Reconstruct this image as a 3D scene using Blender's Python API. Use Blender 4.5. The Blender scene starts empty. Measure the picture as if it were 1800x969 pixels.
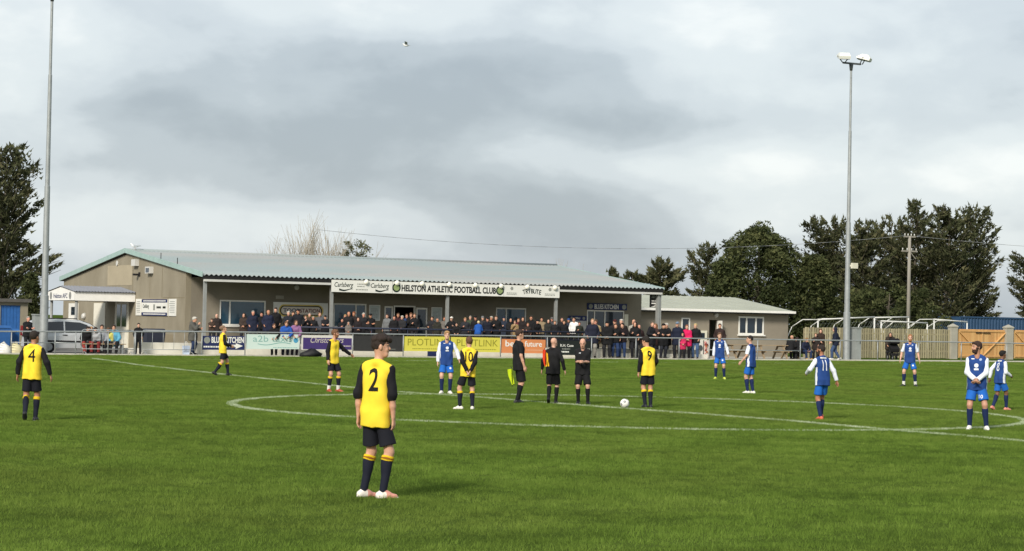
import bpy, bmesh, math, random
import numpy as np
from mathutils import Vector, Matrix
from mathutils.bvhtree import BVHTree
R = math.radians
rng = np.random.default_rng(7)
random.seed(7)
sc = bpy.context.scene
C = sc.collection

# ---------------------------------------------------------------- camera
# world: origin = centre spot, +Y = along the halfway line towards the clubhouse, +X = along the far touchline
FPX, PITCH, ROLL, YAW = 3764.06, .0225, .0206, .4971
cam_d = bpy.data.cameras.new('camera'); cam = bpy.data.objects.new('camera', cam_d); C.objects.link(cam)
CAMP = Vector((-26.36, -42.91, 1.967))
_ca, _sa = math.cos(YAW), math.sin(YAW)
def _c2w(v): return Vector((v[0]*_ca+v[1]*_sa, -v[0]*_sa+v[1]*_ca, v[2]))
_f = Vector((0, math.cos(PITCH), math.sin(PITCH))); _r = Vector((1, 0, 0)); _u = _r.cross(_f)
CR = _c2w(math.cos(ROLL)*_r+math.sin(ROLL)*_u); CU = _c2w(-math.sin(ROLL)*_r+math.cos(ROLL)*_u); CF = _c2w(_f)
cam.matrix_world = Matrix(((CR.x, CU.x, -CF.x, CAMP.x), (CR.y, CU.y, -CF.y, CAMP.y), (CR.z, CU.z, -CF.z, CAMP.z), (0, 0, 0, 1)))
cam_d.sensor_width = 36; cam_d.lens = 36*FPX/1800; cam_d.clip_start = .5; cam_d.clip_end = 9000
sc.camera = cam

# ---------------------------------------------------------------- sky and sun
SUN_EL, SUN_AZ = R(32), (-.78, -.62)          # low winter sun from the left, slightly behind the camera
world = bpy.data.worlds.new('World'); sc.world = world; world.use_nodes = True
nt = world.node_tree; nt.nodes.clear()
def N(t, **k):
    n = nt.nodes.new(t)
    for a, b in k.items(): setattr(n, a, b)
    return n
def L(a, b): nt.links.new(a, b)
def VM(op, a, b=None):
    n = N('ShaderNodeVectorMath', operation=op)
    for i, v in enumerate((a, b)):
        if v is None: continue
        if hasattr(v, 'is_linked'): L(v, n.inputs[i])
        else: n.inputs[i].default_value = v
    return n.outputs['Value'] if op in ('LENGTH', 'DOT_PRODUCT') else n.outputs[0]
def MT(op, a, b=None, c=None, clamp=False):
    n = N('ShaderNodeMath', operation=op, use_clamp=clamp)
    for i, v in enumerate((a, b, c)):
        if v is None: continue
        if hasattr(v, 'is_linked'): L(v, n.inputs[i])
        else: n.inputs[i].default_value = v
    return n.outputs[0]
sky = N('ShaderNodeTexSky', sky_type='NISHITA', sun_disc=False, sun_elevation=SUN_EL, sun_rotation=math.atan2(SUN_AZ[0], SUN_AZ[1]), air_density=1.2, dust_density=1.5)
skyb = N('ShaderNodeVectorMath', operation='SCALE'); L(sky.outputs[0], skyb.inputs[0]); skyb.inputs['Scale'].default_value = .10
tc = N('ShaderNodeTexCoord'); dirv = tc.outputs['Generated']
sq = VM('MULTIPLY', dirv, (1, 1, 2.0))
def noise(vec, scale, detail, rough, off=(0, 0, 0), dist=0.):
    n = N('ShaderNodeTexNoise'); n.inputs['Scale'].default_value = scale; n.inputs['Detail'].default_value = detail
    n.inputs['Roughness'].default_value = rough; n.inputs['Distortion'].default_value = dist
    L(VM('ADD', vec, off), n.inputs['Vector']); return n.outputs['Fac']
big = noise(sq, 6.5, 5, .48, (3.1, 1.7, .4), .25)
fine = noise(sq, 16, 7, .55, (.3, 5.2, 1.1), .15)
cl = MT('ADD', MT('MULTIPLY', big, .95), MT('MULTIPLY', fine, .44))      # about .62 mean
cl = MT('SUBTRACT', cl, .20)
def pix_dir(px, py):
    d = (CR*((px-900)/FPX)-CU*((py-484.5)/FPX)+CF); return d.normalized()
# cloud banks hanging over the place: (direction through photo point), half width, half height in radians, density
for px, py, hw, hh, amt in ((430, 270, .17, .034, -.17), (1000, 400, .075, .018, -.22), (1050, 150, .11, .030, -.10), (920, 258, .034, .012, .26), (20, 60, .045, .05, .32), (500, 70, .12, .022, -.07), (760, 30, .05, .014, .12), (1180, 60, .07, .014, .10), (560, 392, .10, .011, .24), (1250, 300, .12, .013, .17), (1660, 280, .08, .018, .20), (30, 330, .05, .03, .12), (1130, 215, .06, .008, -.12), (1340, 400, .05, .012, .16),
                           (250, 460, .2, .022, .08), (1620, 120, .09, .03, .10), (1700, 260, .09, .02, -.03), (640, 20, .1, .014, .05), (1350, 395, .06, .012, .10), (1180, 250, .07, .01, -.07)):
    d0 = pix_dir(px, py)
    q = VM('MULTIPLY', VM('SUBTRACT', dirv, tuple(d0)), (1/hw, 1/hw, 1/hh))
    w = MT('DIVIDE', 1., MT('ADD', 1., MT('POWER', VM('LENGTH', q), 3.)))
    cl = MT('ADD', cl, MT('MULTIPLY', w, amt))
ramp = N('ShaderNodeValToRGB'); L(cl, ramp.inputs[0])
cr = ramp.color_ramp; cr.interpolation = 'EASE'
for i, (p, c) in enumerate(((.24, (.335, .382, .43)), (.40, (.425, .476, .522)), (.52, (.54, .592, .632)), (.66, (.64, .69, .715)), (.80, (.78, .81, .81)))):
    e = cr.elements[i] if i < 2 else cr.elements.new(p)
    e.position = p; e.color = (*c, 1)
mixc = N('ShaderNodeMix', data_type='RGBA'); mixc.inputs['Factor'].default_value = .86
L(skyb.outputs[0], mixc.inputs['A']); L(ramp.outputs[0], mixc.inputs['B'])
bg = N('ShaderNodeBackground'); L(mixc.outputs['Result'], bg.inputs['Color']); bg.inputs['Strength'].default_value = 1.0
wo = N('ShaderNodeOutputWorld'); L(bg.outputs[0], wo.inputs['Surface'])

sun_d = bpy.data.lights.new('sun', 'SUN'); sun = bpy.data.objects.new('sun', sun_d); C.objects.link(sun)
sun_d.energy = 3.2; sun_d.angle = R(14); sun_d.color = (1., .93, .83)
_h = math.hypot(*SUN_AZ); _sd = Vector((SUN_AZ[0]/_h*math.cos(SUN_EL), SUN_AZ[1]/_h*math.cos(SUN_EL), math.sin(SUN_EL)))
sun.rotation_euler = _sd.to_track_quat('Z', 'Y').to_euler()
sc.view_settings.view_transform = 'Standard'; sc.view_settings.look = 'None'; sc.view_settings.gamma = 1
sc.view_settings.exposure = 0.32
sc.cycles.use_denoising = True
sc.cycles.max_bounces = 5; sc.cycles.transparent_max_bounces = 6

# ---------------------------------------------------------------- helpers
def gz(x, y):                                  # the pitch: level, rising gently to the clubhouse side
    t = min(max((y-15)/31, 0), 1); t = t*t*(3-2*t)
    return t*(.19+.0036*min(max(x, -30), 80))
def ray(px, py): return CR*((px-900)/FPX)-CU*((py-484.5)/FPX)+CF
def onY(px, py, Y): d = ray(px, py); return CAMP+d*((Y-CAMP.y)/d.y)
def onX(px, py, X): d = ray(px, py); return CAMP+d*((X-CAMP.x)/d.x)
def ground(px, py):
    d = ray(px, py); t = -CAMP.z/d.z
    for _ in range(50):
        p = CAMP+d*t; t += (gz(p.x, p.y)-p.z)/d.z*.7
    return CAMP+d*t
def Xat(px, Y): return onY(px, 600, Y).x        # world x of a photo column on the line Y
def pj(p): v = Vector(p)-CAMP; z = v.dot(CF); return 900+FPX*v.dot(CR)/z, 484.5-FPX*v.dot(CU)/z

def lin(h):
    if not isinstance(h, str): return tuple(h)
    h = h.lstrip('#'); o = []
    for i in (0, 2, 4):
        c = int(h[i:i+2], 16)/255; o.append(c/12.92 if c <= .04045 else ((c+.055)/1.055)**2.4)
    return tuple(o)
MATS = {}
def mat(name, color, rough=.7, var=.15, scale=6., bump=0., metal=0., spec=.4, stretch=(1, 1, 1), detail=5, color2=None, coords='Object', bscale=None):
    """procedural paint / plaster / cloth: base colour broken up by two noises, optional relief"""
    if name in MATS: return MATS[name]
    m = bpy.data.materials.new(name); MATS[name] = m; m.use_nodes = True
    t = m.node_tree; b = t.nodes['Principled BSDF']; nn = t.nodes.new; lk = t.links.new
    c = lin(color); b.inputs['Roughness'].default_value = rough; b.inputs['Metallic'].default_value = metal
    b.inputs['Specular IOR Level'].default_value = spec
    tcn = nn('ShaderNodeTexCoord'); mp = nn('ShaderNodeMapping'); mp.inputs['Scale'].default_value = stretch
    lk(tcn.outputs[coords], mp.inputs[0])
    n1 = nn('ShaderNodeTexNoise'); n1.inputs['Scale'].default_value = scale; n1.inputs['Detail'].default_value = detail; n1.inputs['Roughness'].default_value = .6
    lk(mp.outputs[0], n1.inputs['Vector'])
    rp = nn('ShaderNodeValToRGB'); rp.color_ramp.elements[0].position = .3; rp.color_ramp.elements[1].position = .72
    c2 = lin(color2) if color2 else tuple(min(1, v*(1+var)) for v in c)
    rp.color_ramp.elements[0].color = (*[v*(1-var) for v in c], 1); rp.color_ramp.elements[1].color = (*c2, 1)
    lk(n1.outputs['Fac'], rp.inputs[0]); lk(rp.outputs[0], b.inputs['Base Color'])
    if bump:
        n2 = nn('ShaderNodeTexNoise'); n2.inputs['Scale'].default_value = bscale or scale*6; n2.inputs['Detail'].default_value = 4
        lk(mp.outputs[0], n2.inputs['Vector'])
        bp = nn('ShaderNodeBump'); bp.inputs['Strength'].default_value = bump; bp.inputs['Distance'].default_value = .02
        lk(n2.outputs['Fac'], bp.inputs['Height']); lk(bp.outputs[0], b.inputs['Normal'])
    return m
def emit_mat(name, color, strength):
    m = mat(name, color, .4, .03); b = m.node_tree.nodes['Principled BSDF']
    b.inputs['Emission Color'].default_value = (*lin(color), 1); b.inputs['Emission Strength'].default_value = strength; return m
def glass_mat(name, color, rough=.06, spec=.8):
    m = mat(name, color, rough, .25, .7, spec=spec); return m

class MB:
    """collects boxes, tubes, prisms; build() links them as ONE mesh object"""
    def __init__(s): s.v = []; s.f = []; s.sm = []; s.mi = []; s.cur = 0
    def add(s, vs, fs, smooth=False):
        o = len(s.v); s.v += [tuple(v) for v in vs]; s.f += [tuple(o+i for i in f) for f in fs]
        s.sm += [smooth]*len(fs); s.mi += [s.cur]*len(fs); return s
    def box(s, x0, x1, y0, y1, z0, z1, M=None):
        vs = [Vector((x, y, z)) for x in (x0, x1) for y in (y0, y1) for z in (z0, z1)]
        if M: vs = [M @ v for v in vs]
        return s.add(vs, [(0, 1, 3, 2), (4, 6, 7, 5), (0, 4, 5, 1), (2, 3, 7, 6), (0, 2, 6, 4), (1, 5, 7, 3)])
    def hexa(s, b4, t4):
        return s.add(list(b4)+list(t4), [(3, 2, 1, 0), (4, 5, 6, 7), (0, 1, 5, 4), (1, 2, 6, 5), (2, 3, 7, 6), (3, 0, 4, 7)])
    def tube(s, p0, p1, r0, r1=None, n=10, caps=True):
        r1 = r0 if r1 is None else r1; p0 = Vector(p0); p1 = Vector(p1); d = (p1-p0).normalized()
        a = d.orthogonal().normalized(); b = d.cross(a); o = len(s.v)
        for p, r in ((p0, r0), (p1, r1)):
            for i in range(n):
                t = 2*math.pi*i/n; s.v.append(tuple(p+(a*math.cos(t)+b*math.sin(t))*r))
        fs = [(i, (i+1) % n, n+(i+1) % n, n+i) for i in range(n)]
        s.f += [tuple(o+k for k in f) for f in fs]; s.sm += [True]*n; s.mi += [s.cur]*n
        if caps:
            s.f += [tuple(o+i for i in reversed(range(n))), tuple(o+n+i for i in range(n))]; s.sm += [False]*2; s.mi += [s.cur]*2
        return s
    def path(s, pts, r, n=8):
        for a, b in zip(pts[:-1], pts[1:]): s.tube(a, b, r, r, n)
        return s
    def beam(s, p0, p1, w, h, up=(0, 0, 1)):       # rectangular bar between two points
        p0 = Vector(p0); p1 = Vector(p1); d = (p1-p0).normalized(); u = Vector(up)
        if abs(d.dot(u)) > .95: u = Vector((0, 1, 0))
        a = d.cross(u).normalized()*(w/2); b = a.cross(d).normalized()*(h/2)
        return s.hexa([p0-a-b, p0+a-b, p0+a+b, p0-a+b], [p1-a-b, p1+a-b, p1+a+b, p1-a+b])
    def prism(s, prof, axis, a, b):                # closed profile of 2-D points, extruded along axis from a to b
        def P(u, v, w): return {'x': (w, u, v), 'y': (u, w, v), 'z': (u, v, w)}[axis]
        n = len(prof); vs = [P(u, v, a) for u, v in prof]+[P(u, v, b) for u, v in prof]
        return s.add(vs, [tuple(range(n)), tuple(reversed(range(n, 2*n)))]+[(i, n+i, n+(i+1) % n, (i+1) % n) for i in range(n)])
    def mesh(s, name):
        m = bpy.data.meshes.new(name); m.from_pydata(s.v, [], s.f); m.polygons.foreach_set('use_smooth', s.sm)
        m.polygons.foreach_set('material_index', s.mi)
        bm = bmesh.new(); bm.from_mesh(m); bmesh.ops.recalc_face_normals(bm, faces=bm.faces); bm.to_mesh(m); bm.free(); return m
    def build(s, name, m=None, parent=None, **k):
        return link(name, s.mesh(name), m, parent, **k)
def link(name, me, m=None, parent=None, loc=None, rot=None):
    o = bpy.data.objects.new(name, me); C.objects.link(o)
    for q in (m if isinstance(m, (list, tuple)) else [m]):
        if q and me and len(me.materials) < 8 and q.name not in [x.name for x in me.materials if x]: me.materials.append(q)
    if parent: o.parent = parent
    if loc is not None: o.location = loc
    if rot is not None: o.rotation_euler = rot
    return o
def tag(o, label=None, cat=None, group=None, kind=None):
    if label: o['label'] = label
    if cat: o['category'] = cat
    if group: o['group'] = group
    if kind: o['kind'] = kind
    return o
def thing(name, label, cat, loc=(0, 0, 0), rz=0, group=None):
    o = bpy.data.objects.new(name, None); C.objects.link(o); o.location = loc; o.rotation_euler = (0, 0, rz)
    o.empty_display_size = .2
    return tag(o, label, cat, group)
def struct(o): o['kind'] = 'structure'; return o
def np_mesh(name, v, quads=None, tris=None, smooth=True):
    m = bpy.data.meshes.new(name); v = np.asarray(v, np.float32)
    f = quads if quads is not None else tris; k = 4 if quads is not None else 3; f = np.asarray(f, np.int32)
    m.vertices.add(len(v)); m.vertices.foreach_set('co', v.ravel())
    m.loops.add(f.size); m.loops.foreach_set('vertex_index', f.ravel())
    m.polygons.add(len(f)); m.polygons.foreach_set('loop_start', np.arange(0, f.size, k, dtype=np.int32))
    m.polygons.foreach_set('use_smooth', np.full(len(f), smooth)); m.update(calc_edges=True); return m
FONTS = {}
def text_mesh(s, size, thick=.0, bold=0., spacing=1., shear=0.):
    """lettering as a flat filled mesh in the xy plane, centred, capital height about .7*size"""
    cu = bpy.data.curves.new('lettering', 'FONT'); cu.body = s; cu.size = size; cu.extrude = thick; cu.align_x = 'CENTER'; cu.align_y = 'CENTER'
    cu.offset = bold; cu.space_character = spacing; cu.shear = shear; cu.resolution_u = 3
    o = bpy.data.objects.new('lettering', cu); me = bpy.data.meshes.new_from_object(o); bpy.data.objects.remove(o); bpy.data.curves.remove(cu); return me
def lettering(s, size, m, parent, loc, rz=0., sx=1., bold=0., name='lettering', spacing=1., tilt=0., shear=0.):
    """stand-up lettering on a board facing -Y (rz=0); fit: sx stretches it sideways"""
    me = text_mesh(s, size, .002, bold, spacing, shear)
    o = link(name, me, m, parent); o.rotation_euler = (R(90), tilt, rz); o.scale = (sx, 1, 1); o.location = loc; return o
def fit_text(s, width, height, m, parent, loc, rz=0., bold=0., name='lettering', tilt=0., shear=0., spacing=1.):
    me = text_mesh(s, 1., .002, bold, spacing, shear); co = np.zeros(len(me.vertices)*3); me.vertices.foreach_get('co', co); co = co.reshape(-1, 3)
    w = np.ptp(co[:, 0]) or 1; h = np.ptp(co[:, 1]) or 1
    c = (co.max(0)+co.min(0))/2; co[:, 0] = (co[:, 0]-c[0])*width/w; co[:, 1] = (co[:, 1]-c[1])*height/h
    me.vertices.foreach_set('co', co.ravel()); me.update()
    o = link(name, me, m, parent); o.rotation_euler = (R(90), tilt, rz); o.location = loc; return o
# ================================================================ the setting
def ground_mat():
    m = bpy.data.materials.new('turf'); m.use_nodes = True; t = m.node_tree; b = t.nodes['Principled BSDF']; nn = t.nodes.new; lk = t.links.new
    g = nn('ShaderNodeNewGeometry'); n1 = nn('ShaderNodeTexNoise'); n1.inputs['Scale'].default_value = .5; n1.inputs['Detail'].default_value = 9
    lk(g.outputs['Position'], n1.inputs['Vector']); rp = nn('ShaderNodeValToRGB')
    rp.color_ramp.elements[0].position = .35; rp.color_ramp.elements[1].position = .68
    rp.color_ramp.elements[0].color = (.05, .08, .015, 1); rp.color_ramp.elements[1].color = (.08, .115, .024, 1)
    lk(n1.outputs['Fac'], rp.inputs[0]); lk(rp.outputs[0], b.inputs['Base Color']); b.inputs['Roughness'].default_value = 1.; b.inputs['Specular IOR Level'].default_value = 0.; return m
TURF = ground_mat()
xs = [-4000, -1500, -600, -250, -120]+list(range(-70, 101, 5))+[130, 200, 350, 700, 1500, 4000]
ys = [-400, -120, -60]+list(range(-40, 61, 3))+[70, 90, 120, 200, 400, 900, 2000, 5000]
gm = MB(); nx = len(xs)
gm.add([(x, y, gz(x, y)) for y in ys for x in xs], [(j*nx+i, j*nx+i+1, (j+1)*nx+i+1, (j+1)*nx+i) for j in range(len(ys)-1) for i in range(nx-1)], True)
struct(gm.build('ground', TURF))

def blade_mat(name, c0, c1, c2, white=False):
    m = bpy.data.materials.new(name); m.use_nodes = True; t = m.node_tree; t.nodes.clear(); nn = t.nodes.new; lk = t.links.new
    g = nn('ShaderNodeNewGeometry')
    n1 = nn('ShaderNodeTexNoise'); n1.inputs['Scale'].default_value = .5; n1.inputs['Detail'].default_value = 8; n1.inputs['Roughness'].default_value = .68
    lk(g.outputs['Position'], n1.inputs['Vector'])
    at = nn('ShaderNodeAttribute'); at.attribute_name = 'tint'
    md = nn('ShaderNodeMath'); md.operation = 'MULTIPLY_ADD'; md.inputs[1].default_value = .42; lk(at.outputs['Fac'], md.inputs[0])
    m2 = nn('ShaderNodeMath'); m2.operation = 'MULTIPLY_ADD'; m2.inputs[1].default_value = 1.15; m2.inputs[2].default_value = -.33; lk(n1.outputs['Fac'], m2.inputs[0]); lk(m2.outputs[0], md.inputs[2])
    rp = nn('ShaderNodeValToRGB'); e = rp.color_ramp.elements; e[0].position = .15; e[0].color = (*c0, 1); e[1].position = .5; e[1].color = (*c1, 1)
    q = e.new(.9); q.color = (*c2, 1); lk(md.outputs[0], rp.inputs[0])
    n3 = nn('ShaderNodeTexNoise'); n3.inputs['Scale'].default_value = .14; n3.inputs['Detail'].default_value = 5; n3.inputs['Roughness'].default_value = .6; lk(g.outputs['Position'], n3.inputs['Vector'])
    r3 = nn('ShaderNodeValToRGB'); r3.color_ramp.elements[0].position = .42; r3.color_ramp.elements[1].position = .68; r3.color_ramp.elements[0].color = (0, 0, 0, 1); r3.color_ramp.elements[1].color = (.28, .28, .28, 1); lk(n3.outputs['Fac'], r3.inputs[0])
    worn = nn('ShaderNodeMix'); worn.data_type = 'RGBA'; worn.inputs['B'].default_value = (*c1, 1) if white else (.20, .215, .055, 1); lk(r3.outputs[0], worn.inputs['Factor']); lk(rp.outputs[0], worn.inputs['A']); rp = type('o', (), {'outputs': [worn.outputs['Result']]})
    d = nn('ShaderNodeBsdfDiffuse'); tr = nn('ShaderNodeBsdfTranslucent'); lk(rp.outputs[0], d.inputs[0]); lk(rp.outputs[0], tr.inputs[0])
    mx = nn('ShaderNodeMixShader'); mx.inputs[0].default_value = .35; lk(d.outputs[0], mx.inputs[1]); lk(tr.outputs[0], mx.inputs[2])
    o = nn('ShaderNodeOutputMaterial'); lk(mx.outputs[0], o.inputs[0]); return m
GRASS = blade_mat('grass_blades', (.084, .136, .025), (.168, .262, .043), (.29, .38, .085))
PAINTED = blade_mat('painted_blades', (.36, .46, .24), (.56, .63, .42), (.72, .76, .60), True)
def blades(n, sx, sy, h0=.022, h1=.05, w=.007):
    """n three-cornered blades over a sx by sy rectangle: vertices, triangles, tint"""
    b = np.c_[rng.uniform(-sx/2, sx/2, n), rng.uniform(-sy/2, sy/2, n)]
    c = np.c_[rng.uniform(-sx/2, sx/2, 26), rng.uniform(-sy/2, sy/2, 26)]; r = rng.uniform(.04, .13, 26); hh = rng.uniform(.3, 1.1, 26)
    gap = np.c_[rng.uniform(-sx/2, sx/2, 5), rng.uniform(-sy/2, sy/2, 5)]; gr = rng.uniform(.02, .07, 5); b = b[~((((b[:, None]-gap[None])/[1.6, .8])**2).sum(-1) < gr**2).any(1)]
    q = (np.exp(-((b[:, None]-c[None])**2).sum(-1)/r**2)*hh).max(1); v, t, ti = blades_at(b, h0, h1, w)
    v = v.reshape(-1, 3, 3); v[:, 2, 2] *= .55+.95*q; return v.reshape(-1, 3), t, np.clip(ti*.6+.55*q-.08, 0, 1)
def blades_at(b, h0, h1, w, z=None):
    n = len(b); a = rng.uniform(0, 2*np.pi, n); h = rng.uniform(h0, h1, n); ww = w*rng.uniform(.6, 1.3, n)
    dx, dy = np.cos(a)*ww/2, np.sin(a)*ww/2; le = rng.normal(0, .45, (n, 2))*h[:, None]
    z = np.zeros(n) if z is None else z
    v = np.empty((n, 3, 3)); v[:, 0] = np.c_[b[:, 0]-dx, b[:, 1]-dy, z-.004]; v[:, 1] = np.c_[b[:, 0]+dx, b[:, 1]+dy, z-.004]; v[:, 2] = np.c_[b+le, z+h]
    return v.reshape(-1, 3), np.arange(3*n).reshape(n, 3), rng.uniform(0, 1, n)
def blade_mesh(name, data):
    v, t, ti = data; m = np_mesh(name, v, tris=t, smooth=False)
    a = m.attributes.new('tint', 'FLOAT', 'FACE'); a.data.foreach_set('value', ti.astype(np.float32)); return m
tuft_col = bpy.data.collections.new('grass_tufts')
for k in range(7):
    me = blade_mesh('tuft', blades(2300, 1.15, 1.15, .02, .062-.003*k)); me.materials.append(GRASS)
    o = bpy.data.objects.new('tuft', me); tuft_col.objects.link(o)
pts = []
for gy in np.arange(-32, 48.9, .92):
    for gx in np.arange(-32, 66, .92):
        x, y = gx+rng.uniform(-.1, .1), gy+rng.uniform(-.1, .1)
        v = Vector((x, y, gz(x, y)))-CAMP; d = v.dot(CF)
        if d < 13: continue
        if abs(v.dot(CR)/d) < .255+2.6/d: pts.append((x, y, gz(x, y)))
gme = bpy.data.meshes.new('pitch_grass'); gme.from_pydata(pts, [], [])
go = tag(link('pitch_grass', gme), 'short mown green grass covering the whole football pitch', 'grass', kind='stuff')
ng = bpy.data.node_groups.new('grass_instances', 'GeometryNodeTree'); ng.interface.new_socket('Geometry', in_out='INPUT', socket_type='NodeSocketGeometry'); ng.interface.new_socket('Geometry', in_out='OUTPUT', socket_type='NodeSocketGeometry')
gi = ng.nodes.new('NodeGroupInput'); gout = ng.nodes.new('NodeGroupOutput'); ip = ng.nodes.new('GeometryNodeInstanceOnPoints'); ci = ng.nodes.new('GeometryNodeCollectionInfo')
ci.inputs[0].default_value = tuft_col; ci.inputs['Separate Children'].default_value = True; ci.inputs['Reset Children'].default_value = True
rv = ng.nodes.new('FunctionNodeRandomValue'); rv.data_type = 'FLOAT_VECTOR'; rv.inputs['Min'].default_value = (0, 0, 0); rv.inputs['Max'].default_value = (0, 0, 6.283)
rs = ng.nodes.new('FunctionNodeRandomValue'); rs.data_type = 'FLOAT_VECTOR'; rs.inputs['Min'].default_value = (1, 1, .75); rs.inputs['Max'].default_value = (1, 1, 1.15)
ng.links.new(gi.outputs[0], ip.inputs['Points']); ng.links.new(ci.outputs[0], ip.inputs['Instance']); ip.inputs['Pick Instance'].default_value = True
ng.links.new(rv.outputs[0], ip.inputs['Rotation']); ng.links.new(rs.outputs[0], ip.inputs['Scale']); ng.links.new(ip.outputs[0], gout.inputs[0])
md = go.modifiers.new('grass', 'NODES'); md.node_group = ng

def painted_line(name, pts, width, dens=2600, h=.047, wear=.0):
    """a line of paint sprayed on the grass: a strip of whitened blades along a polyline"""
    B = []
    P = np.array(pts, float)
    for a, b in zip(P[:-1], P[1:]):
        l = np.hypot(*(b-a)); n = int(dens*l*width); t = rng.uniform(0, 1, n); s = np.clip(rng.normal(0, .36, n), -.75, .75)*width
        d = (b-a)/l; B.append(a+np.outer(t, b-a)+np.outer(s, [-d[1], d[0]]))
    B = np.concatenate(B)
    k = np.sin(B[:, 0]*1.9+np.sin(B[:, 1]*1.3)*2)+np.sin(B[:, 1]*2.3+1+np.sin(B[:, 0]*.7))+rng.normal(0, .6, len(B))
    B = B[k > -2.0+wear*2.2]
    z = np.array([gz(x, y) for x, y in B])
    me = blade_mesh(name, blades_at(B, .025, h, .011, z)); return struct(link(name, me, PAINTED))
cpts = [(9.15*math.cos(t), 9.15*math.sin(t)) for t in np.linspace(0, 2*math.pi, 97)]
painted_line('centre_circle', cpts, .15, 3300, .052, .2)
hw = [(163, 631), (240, 642), (373, 656.7), (500, 670), (567, 677), (680, 688.3), (840, 699.5), (933, 706.7), (1066, 716.9), (1213, 727.6), (1400, 742), (1553, 756), (1667, 765), (1797, 776.7)]
hpts = [tuple(ground(*p))[:2] for p in hw]; hpts.append((.75, -17))
painted_line('halfway_line', hpts, .15, 3300, .052, .15)
painted_line('touchline', [(-14, hpts[0][1]), (70, hpts[0][1]+.3)], .12, 1500, .05, 1.15)

TZ = .80                                          # the spectators' terrace
CONC = mat('concrete', '#a39f92', .9, .16, 1.5, .3)
PALE = mat('pale_concrete', '#c2bdac', .85, .12, 1.2, .3)
TARMAC = mat('tarmac', '#6f6d69', .92, .2, 1.2, .4)
WALLW = mat('white_masonry_paint', '#ddd8c8', .75, .07, 2.5, .25, color2='#e6e2d6')
def sheet(name, m, x0, x1, y0, y1, dz, n=24):
    b = MB(); X = np.linspace(x0, x1, n)
    vs = [(x, y, gz(x, y)+dz) for x in X for y in (y0, y1)]
    b.add(vs, [(2*i, 2*i+2, 2*i+3, 2*i+1) for i in range(n-1)]); return struct(b.build(name, m))
sheet('car_park', TARMAC, -60, 12, 50.2, 110, .012)
sheet('yard', CONC, 36, 47.5, 50.6, 66, .014)
# concrete walkway behind the barrier, a low step above the grass
b = MB(); X = np.linspace(-40, 90, 40); PZ = .045
b.add([(x, y, gz(x, y)+z) for x in X for y, z in ((48.95, -.02), (48.95, PZ), (50.64, PZ), (50.64, -.02))],
      [(4*i+k, 4*i+4+k, 4*i+5+k, 4*i+1+k) for i in range(39) for k in range(3)]); struct(b.build('pavement', PALE))
b = MB(); xa, xb = 9.6, 35.6
b.box(xa, xb, 50.52, 58, .1, TZ)
terr = struct(b.build('terrace', CONC))
rw = MB().box(5.2, 30.05, 50.32, 50.50, .1, TZ-.02).build('retaining_wall', WALLW); MB().box(30.05, 35.9, 50.32, 50.50, .1, TZ-.22).build('lower_wall', WALLW, rw); MB().box(5.2, 9.6, 50.5, 52.6, .1, TZ-.32).build('step', WALLW, rw)
tag(rw, 'low white painted retaining wall along the front of the terrace', 'wall')
b = MB(); p0, p1 = Xat(752, 50.31), Xat(772, 50.31); b.box(p0, p1, 50.305, 50.325, .3, TZ-.03)
tag(b.build('wall_panel', mat('navy_paint', '#1e2a5a', .6, .1)), 'navy blue panel painted on the white retaining wall', 'panel')
# ================================================================ buildings
RENDER_T = mat('rendered_wall', '#8d8470', .93, .12, .55, .5, color2='#9b9380', bscale=25, detail=9, stretch=(1, 1, .55))
RENDER_D = mat('rendered_wall_grey', '#7f786a', .93, .12, .6, .45, color2='#8a8374', bscale=25, detail=9)
UPVC = mat('white_plastic', '#e4e2da', .45, .04, 3)
DGLASS = glass_mat('window_glass', '#26303a', .05)
BGLASS = glass_mat('blue_window_glass', '#2d4a5c', .08)
DARK = mat('dark_paint', '#1c1b1a', .7, .15)
TRIM = mat('pale_trim', '#c9c8c2', .6, .06, 2)
GALV = mat('galvanised_steel', '#9fa3a3', .5, .13, 4, metal=.35)
GREYPOST = mat('grey_painted_steel', '#8e908d', .55, .1, 3)
NAVY = mat('navy_paint', '#1e2a5a', .6, .1)
WHITE = mat('white_paint', '#ebe9e2', .6, .05, 2)
BLACKM = mat('black_print', '#1d1f1e', .7, .05)
SOFFIT = mat('soffit', '#4b463d', .9, .1)
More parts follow.
